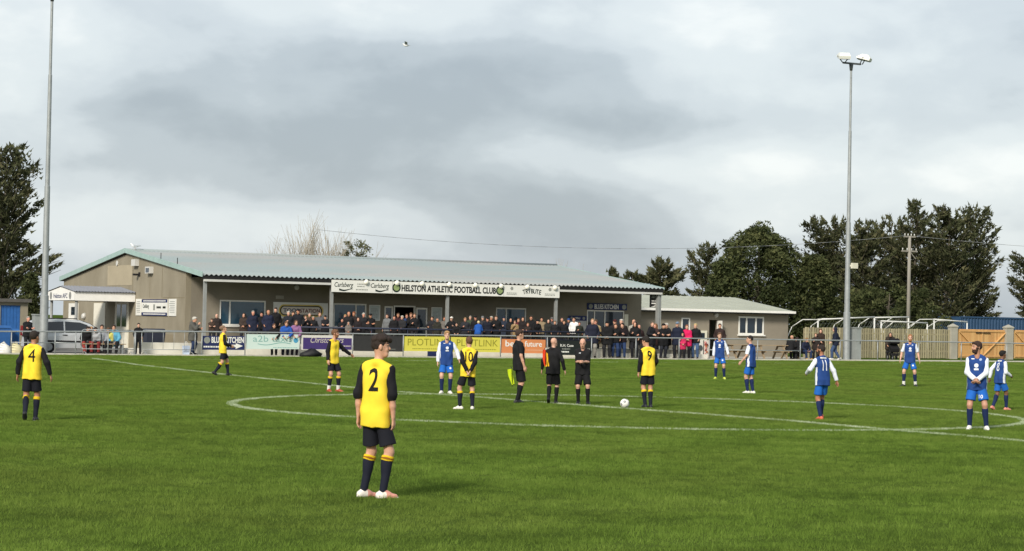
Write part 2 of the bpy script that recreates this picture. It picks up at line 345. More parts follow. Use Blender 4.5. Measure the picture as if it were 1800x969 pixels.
def roof_mat():
    m = bpy.data.materials.new('corrugated_roof'); m.use_nodes = True; t = m.node_tree; b = t.nodes['Principled BSDF']; nn = t.nodes.new; lk = t.links.new
    tcn = nn('ShaderNodeTexCoord'); n1 = nn('ShaderNodeTexNoise'); n1.inputs['Scale'].default_value = .35; n1.inputs['Detail'].default_value = 7
    mp = nn('ShaderNodeMapping'); mp.inputs['Scale'].default_value = (.35, 1.2, 1); lk(tcn.outputs['Object'], mp.inputs[0]); lk(mp.outputs[0], n1.inputs['Vector'])
    rp = nn('ShaderNodeValToRGB'); e = rp.color_ramp.elements; e[0].position = .38; e[0].color = (*lin('#8e9a9a'), 1); e[1].position = .62; e[1].color = (*lin('#999b99'), 1)
    lk(n1.outputs['Fac'], rp.inputs[0])
    n2 = nn('ShaderNodeTexNoise'); n2.inputs['Scale'].default_value = 1.4; n2.inputs['Detail'].default_value = 8; n2.inputs['Roughness'].default_value = .7
    m2 = nn('ShaderNodeMapping'); m2.inputs['Scale'].default_value = (.25, 1.6, 1); lk(tcn.outputs['Object'], m2.inputs[0]); lk(m2.outputs[0], n2.inputs['Vector'])
    r2 = nn('ShaderNodeValToRGB'); r2.color_ramp.elements[0].position = .62; r2.color_ramp.elements[1].position = .76
    lk(n2.outputs['Fac'], r2.inputs[0]); mx = nn('ShaderNodeMix'); mx.data_type = 'RGBA'; mx.inputs['B'].default_value = (*lin('#8a7f70'), 1)
    lk(r2.outputs[0], mx.inputs['Factor']); lk(rp.outputs[0], mx.inputs['A']); lk(mx.outputs['Result'], b.inputs['Base Color']); b.inputs['Roughness'].default_value = .75; return m
ROOF = roof_mat()
TEAL = mat('teal_bargeboard', '#9db5af', .65, .08, 2)
def window(parent, x0, x1, y, z0, z1, splits=(), glass=None, fr=.07, sill=True, name='window'):
    """frame set in a wall that faces -Y, panes as sub-parts"""
    f = MB(); e = [x0]+list(splits)+[x1]
    f.box(x0, x1, y-.05, y+.04, z1-fr, z1); f.box(x0, x1, y-.05, y+.04, z0, z0+fr)
    for k, x in enumerate(e):
        a = x if k == 0 else (x-fr if k == len(e)-1 else x-fr/2)
        f.box(a, a+fr, y-.052, y+.038, z0+fr, z1-fr)
    w = f.build(name, UPVC, parent)
    if sill: MB().box(x0-.06, x1+.06, y-.14, y+.02, z0-.07, z0-.002).build('sill', UPVC, w)
    for a, b in zip(e[:-1], e[1:]): MB().box(a+fr*.6, b-fr*.6, y-.012, y+.01, z0+fr*.8, z1-fr*.8).build('pane', glass or DGLASS, w)
    return w

club = thing('clubhouse', 'long low rendered clubhouse with pale corrugated roof and front canopy', 'building', (0, 0, 0))
CX0, CX1, CY0, CY1 = 9.12, 35.03, 55.5, 75.6
EY, EZ, RY, RZ, BY, BZ = 52.91, 4.0, 64.4, 5.36, 75.93, 3.98
def roofz(y): return EZ+(RZ-EZ)*(y-EY)/(RY-EY) if y < RY else RZ+(BZ-RZ)*(y-RY)/(BY-RY)
b = MB(); b.prism([(CY0, .2), (CY1, .2), (CY1, roofz(CY1)-.16), (RY, RZ-.18), (CY0, roofz(CY0)-.16)], 'x', CX0, CX0+.28); b.build('gable_wall', RENDER_T, club)
b = MB(); b.prism([(CY0, .2), (CY1, .2), (CY1, roofz(CY1)-.16), (RY, RZ-.18), (CY0, roofz(CY0)-.16)], 'x', CX1-.28, CX1); b.build('end_wall', RENDER_D, club)
b = MB(); b.box(CX0+.28, CX1-.28, CY1-.25, CY1-.003, .2, roofz(CY1)-.2); b.build('back_wall', RENDER_D, club)
# front wall, built round the openings
YW = CY0-.003
W1 = (10.88, 13.28, 1.60, 2.84); W2 = (16.91, 18.72, 1.6, 2.81); DW = (20.24, 21.46, TZ, 2.77); WL = (19.73, 20.2, 1.6, 2.72); WR = (21.5, 22.18, TZ, 2.71)
W3 = (26.13, 27.92, 1.66, 2.79); KH = (31.63, 33.95, 1.3, 2.78)
ops = sorted([W1, W2, DW, WL, WR, W3, KH]); b = MB(); x = CX0+.281
for a, c, z0, z1 in ops:
    b.box(x, a, YW, YW+.25, .2, 3.9); b.box(a, c, YW, YW+.25, z1, 3.9)
    if z0 > TZ+.05: b.box(a, c, YW, YW+.25, .2, z0)
    x = c
b.box(x, CX1-.281, YW, YW+.25, .2, 3.9)
b.build('front_wall', RENDER_D, club)
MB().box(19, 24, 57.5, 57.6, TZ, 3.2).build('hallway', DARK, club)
MB().box(31, 34.6, 57.2, 57.3, TZ, 3.2).build('kitchen_back_wall', mat('kitchen_wall', '#6a6258', .8, .2, 2), club)
window(club, *W1[:2], YW+.06, *W1[2:], (11.42,), BGLASS)
window(club, *W2[:2], YW+.06, *W2[2:], (18.15,), BGLASS)
window(club, *WL[:2], YW+.06, *WL[2:], (), None, sill=False)
f = MB(); f.box(DW[0], DW[0]+.06, YW-.02, YW+.1, TZ, DW[3]); f.box(DW[1]-.06, DW[1], YW-.02, YW+.1, TZ, DW[3]); f.box(DW[0]+.06, DW[1]-.06, YW-.02, YW+.1, DW[3]-.07, DW[3]); f.build('doorway', UPVC, club)
dr = MB(); M_ = None
dr.box(21.52, 21.60, YW+.02, YW+.07, TZ, 2.69); dr.box(22.08, 22.16, YW+.02, YW+.07, TZ, 2.69); dr.box(21.6, 22.08, YW+.02, YW+.07, 2.60, 2.69); dr.box(21.6, 22.08, YW+.02, YW+.07, TZ, 1.2); dr.box(21.6, 22.08, YW+.02, YW+.07, 1.6, 1.68)
d_ = dr.build('door', UPVC, club); MB().box(21.6, 22.08, YW+.035, YW+.05, 1.68, 2.6).build('pane', DGLASS, d_); MB().box(21.6, 22.08, YW+.035, YW+.05, 1.2, 1.6).build('pane', DGLASS, d_)
window(club, *W3[:2], YW+.06, *W3[2:], (26.75,), BGLASS)
window(club, *KH[:2], YW+.06, *KH[2:], (32.1, 32.75), None, .06, name='serving_hatch')
b = MB(); b.box(33.96, 34.2, YW-.02, YW-.001, 1.2, 2.6); b.build('shutter', mat('cream_paint', '#d6d2be', .6, .06), club)
b = MB(); b.tube((14.9, YW-.08, 3.55), (14.9, YW-.001, 3.55), .1, .14, 12); b.build('vent', TRIM, club)
b = MB(); b.box(13.8, 14.22, YW-.02, YW-.001, 2.95, 3.12); b.build('wall_plate', CONC, club)
# roof: two corrugated slopes
def corrugated(x0, x1, y0, z0, y1, z1, per=.24, amp=.035, seg=6):
    n = int((x1-x0)/per*seg); X = np.linspace(x0, x1, n+1); dz = amp*np.sin(2*np.pi*X/per)
    rows = 6; v = []; 
    for r in range(rows+1):
        t = r/rows; v.append(np.c_[X, np.full(n+1, y0+(y1-y0)*t), z0+(z1-z0)*t+dz+.006*np.sin(X*1.3+r)])
    top = np.concatenate(v); f = [(r*(n+1)+i, r*(n+1)+i+1, (r+1)*(n+1)+i+1, (r+1)*(n+1)+i) for r in range(rows) for i in range(n)]
    m = len(top); bot = top[:n+1]-[0, 0, .02]
    vs = np.concatenate([top, bot]); f += [(i, m+i, m+i+1, i+1) for i in range(n)]
    return np_mesh('roof', vs, quads=f)
RX0, RX1 = CX0-.15, 34.78
link('roof', corrugated(RX0, RX1, EY-.08, EZ, RY, RZ), ROOF, club); link('roof', corrugated(RX0, RX1, RY, RZ, BY, BZ), ROOF, club)
b = MB(); b.prism([(EY, EZ-.07), (RY, RZ-.07), (BY, BZ-.07), (BY, BZ-.13), (RY, RZ-.13), (EY, EZ-.13)], 'x', RX0+.03, RX1-.03); b.build('roof_deck', SOFFIT, club)
b = MB()
b.beam((RX0, EY-.06, EZ+.0), (RX0, RY, RZ+.0), .05, .24); b.beam((RX0, RY, RZ+.0), (RX0, BY, BZ+.0), .05, .24); b.build('bargeboard', TEAL, club)
b = MB(); b.beam((RX1, EY-.06, EZ-.02), (RX1, RY, RZ-.02), .05, .12); b.build('bargeboard', TEAL, club)
b = MB(); b.tube((RX0, RY, RZ+.02), (RX1, RY, RZ+.02), .09, .09, 8); b.build('ridge_cap', ROOF, club)
MB().box(RX0+.03, RX1-.03, EY-.03, EY+.03, EZ-.22, EZ-.05).build('fascia', DARK, club)
MB().box(RX0+.1, 15.6, EY-.05, EY+.05, EZ-.33, EZ-.225).build('eaves_beam', TRIM, club); MB().box(28.42, RX1-.1, EY-.05, EY+.05, EZ-.33, EZ-.225).build('eaves_beam', TRIM, club)
MB().box(15.62, 28.40, EY+.0, EY+.06, EZ-.62, EZ-.23).build('eaves_beam', DARK, club)
for i, px in enumerate((360, 583, 787, 978)):
    x = Xat(px, EY)
    b = MB(); b.box(x-.07, x+.07, EY+.07, EY+.21, TZ, EZ-.24); b.box(x-.13, x+.13, EY+.01, EY+.27, TZ, TZ+.03); b.build('canopy_post', GREYPOST, club)
x = Xat(1159, EY); b = MB(); b.box(x-.11, x+.02, EY+.06, EY+.26, .3, EZ-.24); b.box(x+.022, x+.14, EY+.1, EY+.26, .3, EZ-.24); b.build('canopy_post', GREYPOST, club)
# door and window on the gable side, under the porch
b = MB(); b.box(CX0-.03, CX0-.002, 67.87, 69.86, .3, 2.62); b.build('white_panel', mat('cream_white', '#e6e1d0', .6, .04), club)
b = MB(); b.box(CX0-.06, CX0-.002, 63.95, 66.1, .3, 2.68); dd = b.build('entrance_door', mat('cream_white', '#e6e1d0'), club)
for y0, y1 in ((64.2, 64.9), (65.15, 65.75)): MB().box(CX0-.075, CX0-.061, y0, y1, 1.4, 2.55).build('pane', DGLASS, dd)
b = MB(); b.box(CX0-.05, CX0-.002, 72.7, 74.4, 1.75, 2.6); ww = b.build('window', UPVC, club); MB().box(CX0-.06, CX0-.051, 73.2, 73.9, 1.95, 2.4).build('pane', DGLASS, ww); MB().box(CX0-.12, CX0-.002, 72.6, 74.5, 1.68, 1.745).build('sill', UPVC, ww)
b = MB(); b.box(CX0-.012, CX0-.001, 63.6, 67.64, 3.55, 4.6); b.build('render_patch', mat('render_repair', '#aa9f87', .93, .08, 1., .3), club)
b = MB(); b.box(CX0-.012, CX0-.001, 57.0, 62.2, .3, 1.1); b.build('render_patch', mat('render_stain', '#8b8069', .93, .12, 1., .3), club)
for y in (58.9, 60.75, 63.45): MB().box(CX0-.006, CX0-.0012, y, y+.045, 2.9, roofz(y)-.3).build('render_seam', mat('render_seam', '#80765f', .95, .1), club)
MB().box(CX0-.006, CX0-.0015, 55.6, 58.8, 2.88, 2.92).build('render_seam', mat('render_seam', '#80765f', .95, .1), club)
for (px, py, s_) in ((241, 462, .3), (266, 475, .34)):
    p = onX(px, py, CX0); b = MB(); b.box(CX0-.22, CX0-.003, p.y-s_, p.y+s_, p.z-.17, p.z+.17); q = b.build('flood_lamp' if s_ > .3 else 'alarm_box', TRIM, club)
    if s_ > .3: MB().box(CX0-.235, CX0-.221, p.y-s_*.8, p.y+s_*.6, p.z-.12, p.z+.1).build('lens', DGLASS, q)
p = onX(244, 483, CX0); b = MB(); b.box(CX0-.3, CX0-.05, p.y-.1, p.y+.1, p.z-.05, p.z+.05); b.box(CX0-.05, CX0-.003, p.y-.25, p.y-.05, p.z-.08, p.z+.12); b.build('security_camera', DARK, club)
p = onX(149, 556, CX0); b = MB(); b.tube((CX0-.16, p.y, p.z), (CX0-.003, p.y, p.z), .12, .2, 12); b.build('wall_light', TRIM, club)
p = onX(207, 463, CX0); b = MB(); b.tube((CX0-.06, p.y, p.z), (CX0-.003, p.y, p.z), .14, .14, 10); b.build('gable_vent', TRIM, club)
for px, py in ((281, 460), (310, 468)):
    p = onX(px, py, RX0); b = MB(); b.tube((RX0+.05, p.y, roofz(p.y)), (RX0+.05, p.y, roofz(p.y)+.42), .02, .02, 6); b.build('roof_spike', DARK, club)

# porch on the gable side
porch = MB(); PY0, PX0 = 63.0, 5.95; PY1 = onX(85, 530, PX0).y; PYM = (PY0+PY1)/2
pp = MB().box(PX0, CX0-.01, PY0, PY0+.08, 2.69, 3.13).build('porch', WHITE, club); MB().box(PX0, CX0-.01, PY1-.08, PY1, 2.69, 3.13).build('porch_fascia', WHITE, pp)
b = MB(); b.prism([(PY0, 2.7), (PY1, 2.7), (PY1, 3.12), (PYM, 3.38), (PY0, 3.12)], 'x', PX0-.06, PX0-.002); b.build('porch_sign_face', WHITE, pp)
b = MB(); b.box(PX0+.02, CX0-.02, PY0+.09, PY1-.09, 2.72, 2.78); b.build('porch_soffit', SOFFIT, pp)
pr = MB(); nrib = 20
for (ya, yb) in ((PY0-.12, PYM), (PY1+.12, PYM)):
    for k in range(nrib):
        xa = PX0-.1+(CX0-PX0+.08)*k/nrib; xb = PX0-.1+(CX0-PX0+.08)*(k+1)/nrib; xm = xa*.35+xb*.65
        za, zb = 3.15, 3.43
        pr.add([(xa, ya, za), (xm, ya, za), (xm, yb, zb), (xa, yb, zb)], [(0, 1, 2, 3)]); pr.add([(xm, ya, za), ((xm+xb)/2, ya, za+.05), ((xm+xb)/2, yb, zb+.05), (xm, yb, zb)], [(0, 1, 2, 3)]); pr.add([((xm+xb)/2, ya, za+.05), (xb, ya, za), (xb, yb, zb), ((xm+xb)/2, yb, zb+.05)], [(0, 1, 2, 3)])
pr.build('porch_roof', mat('grey_roof_sheet', '#82848a', .6, .12, 2), pp)
for y in (PY0+.15, PY1-.2): MB().tube((PX0+.12, y, .2), (PX0+.12, y, 2.7), .075, .075, 10).build('porch_post', GREYPOST, pp)
fit_text('Helston AFC', (PY1-PY0)*.52, .24, NAVY, pp, (PX0-.065, PYM, 2.93), R(-90), .008)
for s in (-1, 1):
    MB().tube((PX0-.068, PYM+s*(PY1-PY0)*.36, 2.94), (PX0-.061, PYM+s*(PY1-PY0)*.36, 2.94), .2, .2, 14).build('club_badge', mat('badge_grey', '#8a8a86', .6, .3, 20), pp)

# ---- signs on the clubhouse
def smudge(parent, x0, x1, y, zs, m, h=.03, seed=0, name='small_print'):
    """rows of print too fine to read, as short raised dashes"""
    r = random.Random(seed); b = MB()
    for z in zs:
        x = x0
        while x < x1:
            w = r.uniform(.03, .10); b.box(x, min(x+w, x1), y-.003, y, z-h/2, z+h/2); x += w+r.uniform(.015, .03)
    o = b.build(name, m, parent); o['kind'] = 'stuff'; return o
def board(name, label, cat, x0, x1, y, z0, z1, m, t=.03, group=None):
    return tag(MB().box(x0, x1, y, y+t, z0, z1).build(name, m), label, cat, group)
def badge(parent, x, y, z, r, ring, inner, name='badge'):
    b = MB(); b.tube((x, y-.006, z), (x, y, z), r, r, 20); q = b.build(name, ring, parent)
    b = MB(); b.tube((x, y-.010, z), (x, y-.0065, z), r*.68, r*.68, 18); b.build('badge_centre', inner, q); return q
def swoosh(parent, x0, x1, y, z, th, m):
    b = MB(); n = 10; up = []; lo = []
    for i in range(n+1):
        t = i/n; x = x0+(x1-x0)*t; zc = z+.035*math.sin(t*6.0+2.6)-.02*(1-t); h = th*(1-t)**.7+.006
        up.append((x, zc+h/2)); lo.append((x, zc-h/2))
    b.prism(up+lo[::-1], 'y', y-.004, y); return b.build('flourish', m, parent)
SY = EY-.06
def SX(px): return onY(px, 500, SY).x
main = board('fascia_sign', 'long white fascia sign under the eaves with the football club name', 'sign', 15.62, 28.40, SY, EZ-.66, EZ-.07, mat('sign_white', '#e3e2da', .55, .03, 1))
GREENBLK = mat('dark_green_print', '#1f2d27', .6, .1); GREYP = mat('grey_print', '#8d8f88', .7, .1)
for px in (690, 886): MB().box(SX(px)-.006, SX(px)+.006, SY-.004, SY-.001, EZ-.65, EZ-.08).build('panel_joint', GREYP, main)
for a, c in ((588, 621), (652, 684)):
    xa, xb = SX(a), SX(c); fit_text('Carlsberg', xb-xa, .30, GREENBLK, main, ((xa+xb)/2, SY-.004, EZ-.33), 0, .006, shear=.25); swoosh(main, xa+.25, xb, SY-.001, EZ-.53, .09, GREENBLK)
smudge(main, SX(628), SX(641), SY, (EZ-.25, EZ-.36), GREYP, .05, 1); smudge(main, SX(626), SX(647), SY, (EZ-.52,), GREYP, .05, 2)
GREEN = mat('badge_green', '#8fa06a', .6, .35, 14)
for px in (697, 879): badge(main, SX(px), SY-.001, EZ-.37, .23, GREENBLK, GREEN, 'club_badge')
xa, xb = SX(706), SX(872); fit_text('HELSTON ATHLETIC FOOTBALL CLUB', xb-xa, .33, BLACKM, main, ((xa+xb)/2, SY-.004, EZ-.38), 0, .035)
tw = SX(951)-SX(920)
for i, ch in enumerate('TRIBUTE'):
    t = (i-3)/3; lettering(ch, .33, GREENBLK, main, (SX(935.5)+t*tw*.45, SY-.004, EZ-.36-.05*t*t), 0, .8, .006, tilt=t*.2)
for px in (900, 967):
    smudge(main, SX(px)-.3, SX(px)+.3, SY, (EZ-.47, EZ-.54), GREYP, .04, px); MB().tube((SX(px), SY-.004, EZ-.24), (SX(px), SY-.001, EZ-.24), .1, .1, 5).build('small_crest', GREYP, main)
LAMPG = mat('opal_lamp', '#f6f3e4', .3, .02)
ln = ('between the two script logos', 'over the left club badge', 'over the first word of the club name', 'over the second word of the club name', 'over the start of the third word', 'over the right club badge', 'over the arched ale name', 'at the right end')
for px, wh in zip((643, 697, 741, 789, 835, 880, 926, 975), ln):
    x = SX(px); t = thing('bulkhead_lamp', 'round white lamp on the fascia sign '+wh, 'lamp', (x, SY-.01, EZ-.14), group='lamps along the fascia sign')
    b = MB(); b.tube((0, 0, 0), (0, -.05, 0), .10, .10, 14); b.build('base', TRIM, t)
    b = MB(); n = 5
    for i in range(n): b.tube((0, -.05-.09*math.sin(i/n*1.57), 0), (0, -.05-.09*math.sin((i+1)/n*1.57), 0), .125*math.cos(i/n*1.57), .125*math.cos((i+1)/n*1.57), 14, False)
    b.build('globe', LAMPG, t)
# tool shop sign, posters, kitchen signs
ts = board('wall_sign', 'white wall sign with a yellow oval and capital lettering beside the first window', 'sign', 13.67, 16.59, YW-.04, 2.0, 2.80, mat('sign_white', '#e3e2da'))
def oval(parent, x0, x1, z0, z1, y, m, name='oval'):
    r = (z1-z0)/2; p = []
    for i in range(24):
        t = 2*math.pi*i/24; cx = x0+r if math.cos(t) < 0 else x1-r; p.append((cx+r*math.cos(t), (z0+z1)/2+r*math.sin(t)))
    return MB().prism(p, 'y', y-.004, y).build(name, m, parent)
ya = YW-.04
oval(ts, 13.95, 16.35, 2.08, 2.70, ya, mat('sign_yellow', '#d9c26a', .6, .05)); oval(ts, 14.02, 16.28, 2.15, 2.64, ya-.004, DARK, 'oval'); oval(ts, 14.08, 16.22, 2.2, 2.59, ya-.008, mat('sign_cream', '#d8cfc0', .6, .04), 'oval')
fit_text('TOOL', .86, .2, NAVY, ts, (14.62, ya-.014, 2.4), 0, .02); fit_text('STATION', 1.08, .2, mat('dark_red_print', '#6d2322', .6, .05), ts, (15.62, ya-.014, 2.4), 0, .02)
POST = mat('poster', '#b9c2c0', .6, .12, 5)
for n_, (x0, x1, z0, z1, lb) in enumerate(((18.86, 19.47, 1.98, 2.77, 'pale framed notice left of the clubhouse doorway'), (22.36, 22.97, 1.98, 2.73, 'pale framed notice right of the clubhouse doorway'))):
    o = board('notice_board', lb, 'notice', x0, x1, YW-.04, z0, z1, UPVC); MB().box(x0+.04, x1-.04, YW-.046, YW-.041, z0+.04, z1-.04).build('poster', POST, o)
    smudge(o, x0+.1, x1-.12, YW-.047, [z1-.2-.07*i for i in range(7)], GREYP, .025, n_)
mb = board('menu_board', 'white menu board with navy header beside the kitchen hatch', 'notice', 30.49, 31.57, YW-.04, 1.35, 2.42, mat('menu_grey', '#b4b4b2', .7, .05))
MB().box(30.47, 31.59, YW-.055, YW-.041, 2.20, 2.46).build('header', NAVY, mb); fit_text('MENU', .28, .11, WHITE, mb, (31.03, YW-.06, 2.33), 0, .01)
for x in (30.66, 31.4): MB().tube((x, YW-.062, 2.33), (x, YW-.056, 2.33), .08, .08, 12).build('badge', GREYP, mb)
ks = board('kitchen_sign', 'navy sign with white capitals above the kitchen serving hatch', 'sign', 31.60, 34.08, YW-.05, 2.81, 3.15, NAVY)
fit_text('BLUES KITCHEN', 1.5, .25, WHITE, ks, (32.8, YW-.055, 2.98), 0, .02)
for x in (31.82, 33.9): MB().tube((x, YW-.06, 2.98), (x, YW-.051, 2.98), .13, .13, 14).build('badge', GREYP, ks)
# hanging arrow sign at the end of the canopy
hs = board('hanging_sign', 'black hanging sign with white letters and arrow at the canopy corner', 'sign', Xat(1141, EY+.3), Xat(1156, EY+.3), EY+.3, 2.98, 3.72, DARK)
xh = Xat(1149, EY+.3); yh = EY+.297
smudge(hs, xh-.17, xh+.2, yh, (3.55,), GREYP, .16, 3); smudge(hs, xh-.17, xh+.18, yh, (3.33,), WHITE, .07, 4)
MB().prism([(xh-.22, 3.0), (xh+.12, 3.12), (xh-.02, 3.17), (xh-.18, 3.17), (xh-.18, 3.23), (xh+.2, 3.23), (xh+.22, 3.12), (xh+.05, 3.03)], 'y', yh-.004, yh).build('arrow', WHITE, hs)
for s_ in (-.15, .15): MB().tube((xh+s_, EY+.31, 3.72), (xh+s_, EY+.31, 3.8), .012).build('hanger', GALV, hs)
# sponsor signs on the gable side
gs = tag(MB().box(CX0-.05, CX0-.003, 57.95, 61.83, 2.0, 2.82).build('wall_sign', mat('sign_white', '#e3e2da')), 'white sponsor sign with navy bands on the gable wall', 'sign')
for z_ in (2.66, 2.0): MB().box(CX0-.056, CX0-.051, 57.95, 61.83, z_, z_+.16).build('band', NAVY, gs)
for zz, h in ((2.74, .06), (2.08, .06)):
    b = MB(); y = 58.2
    while y < 61.5: b.box(CX0-.06, CX0-.057, y, y+.12, zz-h/2, zz+h/2); y += .17
    b.build('small_print', WHITE, gs)['kind'] = 'stuff'
fit_text('Carlsberg', .95, .26, GREENBLK, gs, (CX0-.055, 61.15, 2.45), R(-90), .006, shear=.25)
b = MB()
for yy, ww, hh in ((59.9, .25, .3), (59.2, .7, .12), (58.4, .45, .08), (59.2, .6, .05), (58.4, .4, .12)): b.box(CX0-.055, CX0-.051, yy-ww/2, yy+ww/2, 2.42-hh/2, 2.42+hh/2)
b.build('small_print', GREYP, gs)['kind'] = 'stuff'
for y0, y1, lb in ((61.95, 62.78, 'narrow white notice left of the banded sponsor sign on the gable wall'), (56.74, 57.79, 'narrow white notice right of the banded sponsor sign on the gable wall')):
    o = tag(MB().box(CX0-.04, CX0-.003, y0, y1, 2.0, 2.84).build('wall_notice', mat('sign_white', '#e3e2da')), lb, 'notice')
    b = MB()
    for i in range(7): b.box(CX0-.043, CX0-.0405, y0+.15, y1-.2+.05*(i % 3), 2.15+.09*i, 2.18+.09*i)
    b.build('small_print', GREYP, o)['kind'] = 'stuff'

# ---------------------------------------------------------------- changing rooms
BUFF = mat('changing_room_wall', '#8c8475', .93, .1, .7, .4, bscale=25)
PROOF = mat('pale_sheet_roof', '#a7aa9c', .7, .08, .8)
chg = thing('changing_rooms', 'low rendered changing room block with pale shallow roof beside the clubhouse', 'building')
B2X1, B2Y, B2E, B2R, B2RY = 46.9, 58.5, 3.0, 3.82, 64.1
W4 = (43.44, 45.2, 1.62, 2.66); D4 = (41.45, 42.05, .3, 2.42); W5 = (35.35, 36.0, 1.5, 2.55); W6 = (Xat(1197, B2Y), Xat(1212, B2Y), 1.55, 2.5)
b = MB(); x = 33.8
for a, c, z0, z1 in sorted([W4, D4, W5, W6]):
    b.box(x, a, B2Y, B2Y+.25, .2, B2E-.1); b.box(a, c, B2Y, B2Y+.25, z1, B2E-.1)
    if z0 > .5: b.box(a, c, B2Y, B2Y+.25, .2, z0)
    x = c
b.box(x, B2X1, B2Y, B2Y+.25, .2, B2E-.1); b.build('front_wall', BUFF, chg)
b = MB(); b.prism([(B2Y, .2), (69.6, .2), (69.6, B2E), (B2RY, B2R-.08), (B2Y, B2E-.02)], 'x', B2X1, B2X1+.02); b.build('end_wall', BUFF, chg)
b = MB(); b.prism([(58, B2E), (B2RY, B2R), (70.2, B2E), (70.2, B2E-.05), (B2RY, B2R-.06), (58, B2E-.05)], 'x', 33.5, 47.05); b.build('roof', PROOF, chg)
b = MB()
for i in range(27): x = 33.6+.5*i; MB().beam((x, 57.99, B2E+.012), (x, B2RY, B2R+.012), .05, .03).build('roof_seam', PROOF, chg)
b = MB(); b.box(33.5, 47.05, 57.93, 57.99, B2E-.12, B2E+.01); b.build('fascia', WHITE, chg); b = MB(); b.box(33.5, 47.0, 58.0, 58.49, B2E-.2, B2E-.13); b.build('soffit', DARK, chg)
window(chg, *W4[:2], B2Y+.02, *W4[2:], (44.0, 44.65), DGLASS, .09)
window(chg, *W5[:2], B2Y+.02, *W5[2:]); window(chg, *W6[:2], B2Y+.02, *W6[2:])
MB().box(41.3, 42.2, 59.4, 59.45, .3, 2.5).build('corridor', mat('corridor', '#5d574d', .9, .1), chg)
b = MB(); b.box(41.98, 42.04, B2Y-.45, B2Y+.02, .34, 2.38); b.build('open_door', UPVC, chg)
b = MB(); b.tube((41.9, B2Y-.14, 2.7), (41.9, B2Y-.003, 2.7), .09, .16, 12); b.build('wall_light', TRIM, chg)

# ---------------------------------------------------------------- shed on the left
shed = thing('store_shed', 'small flat roofed block shed with blue door at the left edge', 'shed')
SHX = 1.85; b = MB(); b.box(-5, .55, 57, 57.2, .2, 2.5); b.box(1.5, SHX, 57, 57.2, .2, 2.5); b.box(.55, 1.5, 57, 57.2, 2.35, 2.5); b.box(SHX-.2, SHX, 57.2, 61, .2, 2.5); b.build('wall', RENDER_T, shed)
b = MB(); b.box(-5.2, SHX+.12, 56.8, 61.2, 2.5, 2.66); b.build('roof', mat('felt_roof', '#57544f', .9, .15), shed)
b = MB()
dq = MB().box(.55, 1.5, 57.09, 57.12, .25, 2.34).build('door', mat('blue_door_paint', '#2a5f9e', .6, .12), shed)
for k in range(6): MB().box(.55+.158*k, .55+.158*(k+1)-.012, 57.06, 57.089, .25, 2.34).build('plank', mat('blue_door_paint', '#2a5f9e'), dq)
# ================================================================ barrier, advertising boards
FY = 49.15
bar = thing('pitch_barrier', 'long grey tubular steel barrier running the length of the far touchline', 'barrier')
def railz(x): return 1.17+min(max((x+2)/10, 0), 1)*.15+max(0, min((x-8)/40, 1))*.13
def gf(x): return gz(x, FY)+PZ
xsr = [-16+2.0*i for i in range(54)]
rb = MB()
for a, c in zip(xsr[:-1], xsr[1:]): rb.tube((a, FY, railz(a)), (c, FY, railz(c)), .032, .032, 8, False)
rb.build('rail', GALV, bar)
posts_px = (-160, -75, 20, 97, 133, 190, 238, 355, 431, 527, 620, 709, 788, 880, 962, 1040, 1118, 1194, 1247, 1332, 1407, 1477, 1543, 1615, 1690, 1770, 1850)
PX = [Xat(p, FY) for p in posts_px]
pm = MB(); pm.tube((0, 0, 0), (0, 0, 1.12), .027, .027, 8); pm.box(-.07, .07, -.07, .07, -.01, .012); pme = pm.mesh('post')
for x in PX:
    o = link('post', pme, GALV, bar); o.location = (x, FY, gf(x)); o.scale = (1, 1, (railz(x)-gf(x)-.03)/1.12)
def midrail(pa, pb, f, name='mid_rail'):
    a, c = Xat(pa, FY), Xat(pb, FY); za, zc = gf(a), gf(c)
    MB().tube((a, FY, za+(railz(a)-za)*f), (c, FY, zc+(railz(c)-zc)*f), .022, .022, 8).build(name, GALV, bar)
midrail(1247, 1407, .45); midrail(20, 97, .5); midrail(97, 133, .5)
def advert(label, p0, p1, ztop, zbot, m, name='advertising_board', y=FY+.03):
    """hoarding hung on the barrier between two photo columns; ztop, zbot as photo rows at its left and right end"""
    x0, x1 = Xat(p0, y), Xat(p1, y); z = [onY(p, r_, y).z for p, r_ in ((p0, ztop[0]), (p1, ztop[1]), (p0, zbot[0]), (p1, zbot[1]))]
    b = MB(); t = .018
    b.hexa([(x0, y, z[2]), (x1, y, z[3]), (x1, y+t, z[3]), (x0, y+t, z[2])], [(x0, y, z[0]), (x1, y, z[1]), (x1, y+t, z[1]), (x0, y+t, z[0])])
    o = tag(b.build(name, m), label, 'advert')
    o['_g'] = 0; del o['_g']
    class Q: pass
    q = Q(); q.o = o; q.y = y-.004; q.sl = math.atan2(z[1]-z[0], x1-x0)
    q.pt = lambda px, py: onY(px, py, y-.004)
    return q
def btext(q, s, px0, px1, py0, py1, m, bold=.0, shear=0., **k):
    a, c = q.pt(px0, py0), q.pt(px1, py1); return fit_text(s, c.x-a.x, a.z-c.z, m, q.o, ((a.x+c.x)/2, q.y, (a.z+c.z)/2), 0, bold, tilt=-q.sl, shear=shear, **k)
def bdash(q, px0, px1, py, h, m, seed, name='small_print'):
    a, c = q.pt(px0, py), q.pt(px1, py); smudge(q.o, a.x, c.x, q.y+.003, (a.z,), m, h, seed, name)
LB = mat('pale_turquoise_board', '#cfe0d8', .5, .03, 1); TQ = mat('turquoise_print', '#86b3ac', .6, .05)
q = advert('navy board with white arrow hung on the barrier below the first window', 356, 430, (590.5, 591), (615, 615.5), mat('navy_board', '#212b58', .55, .08))
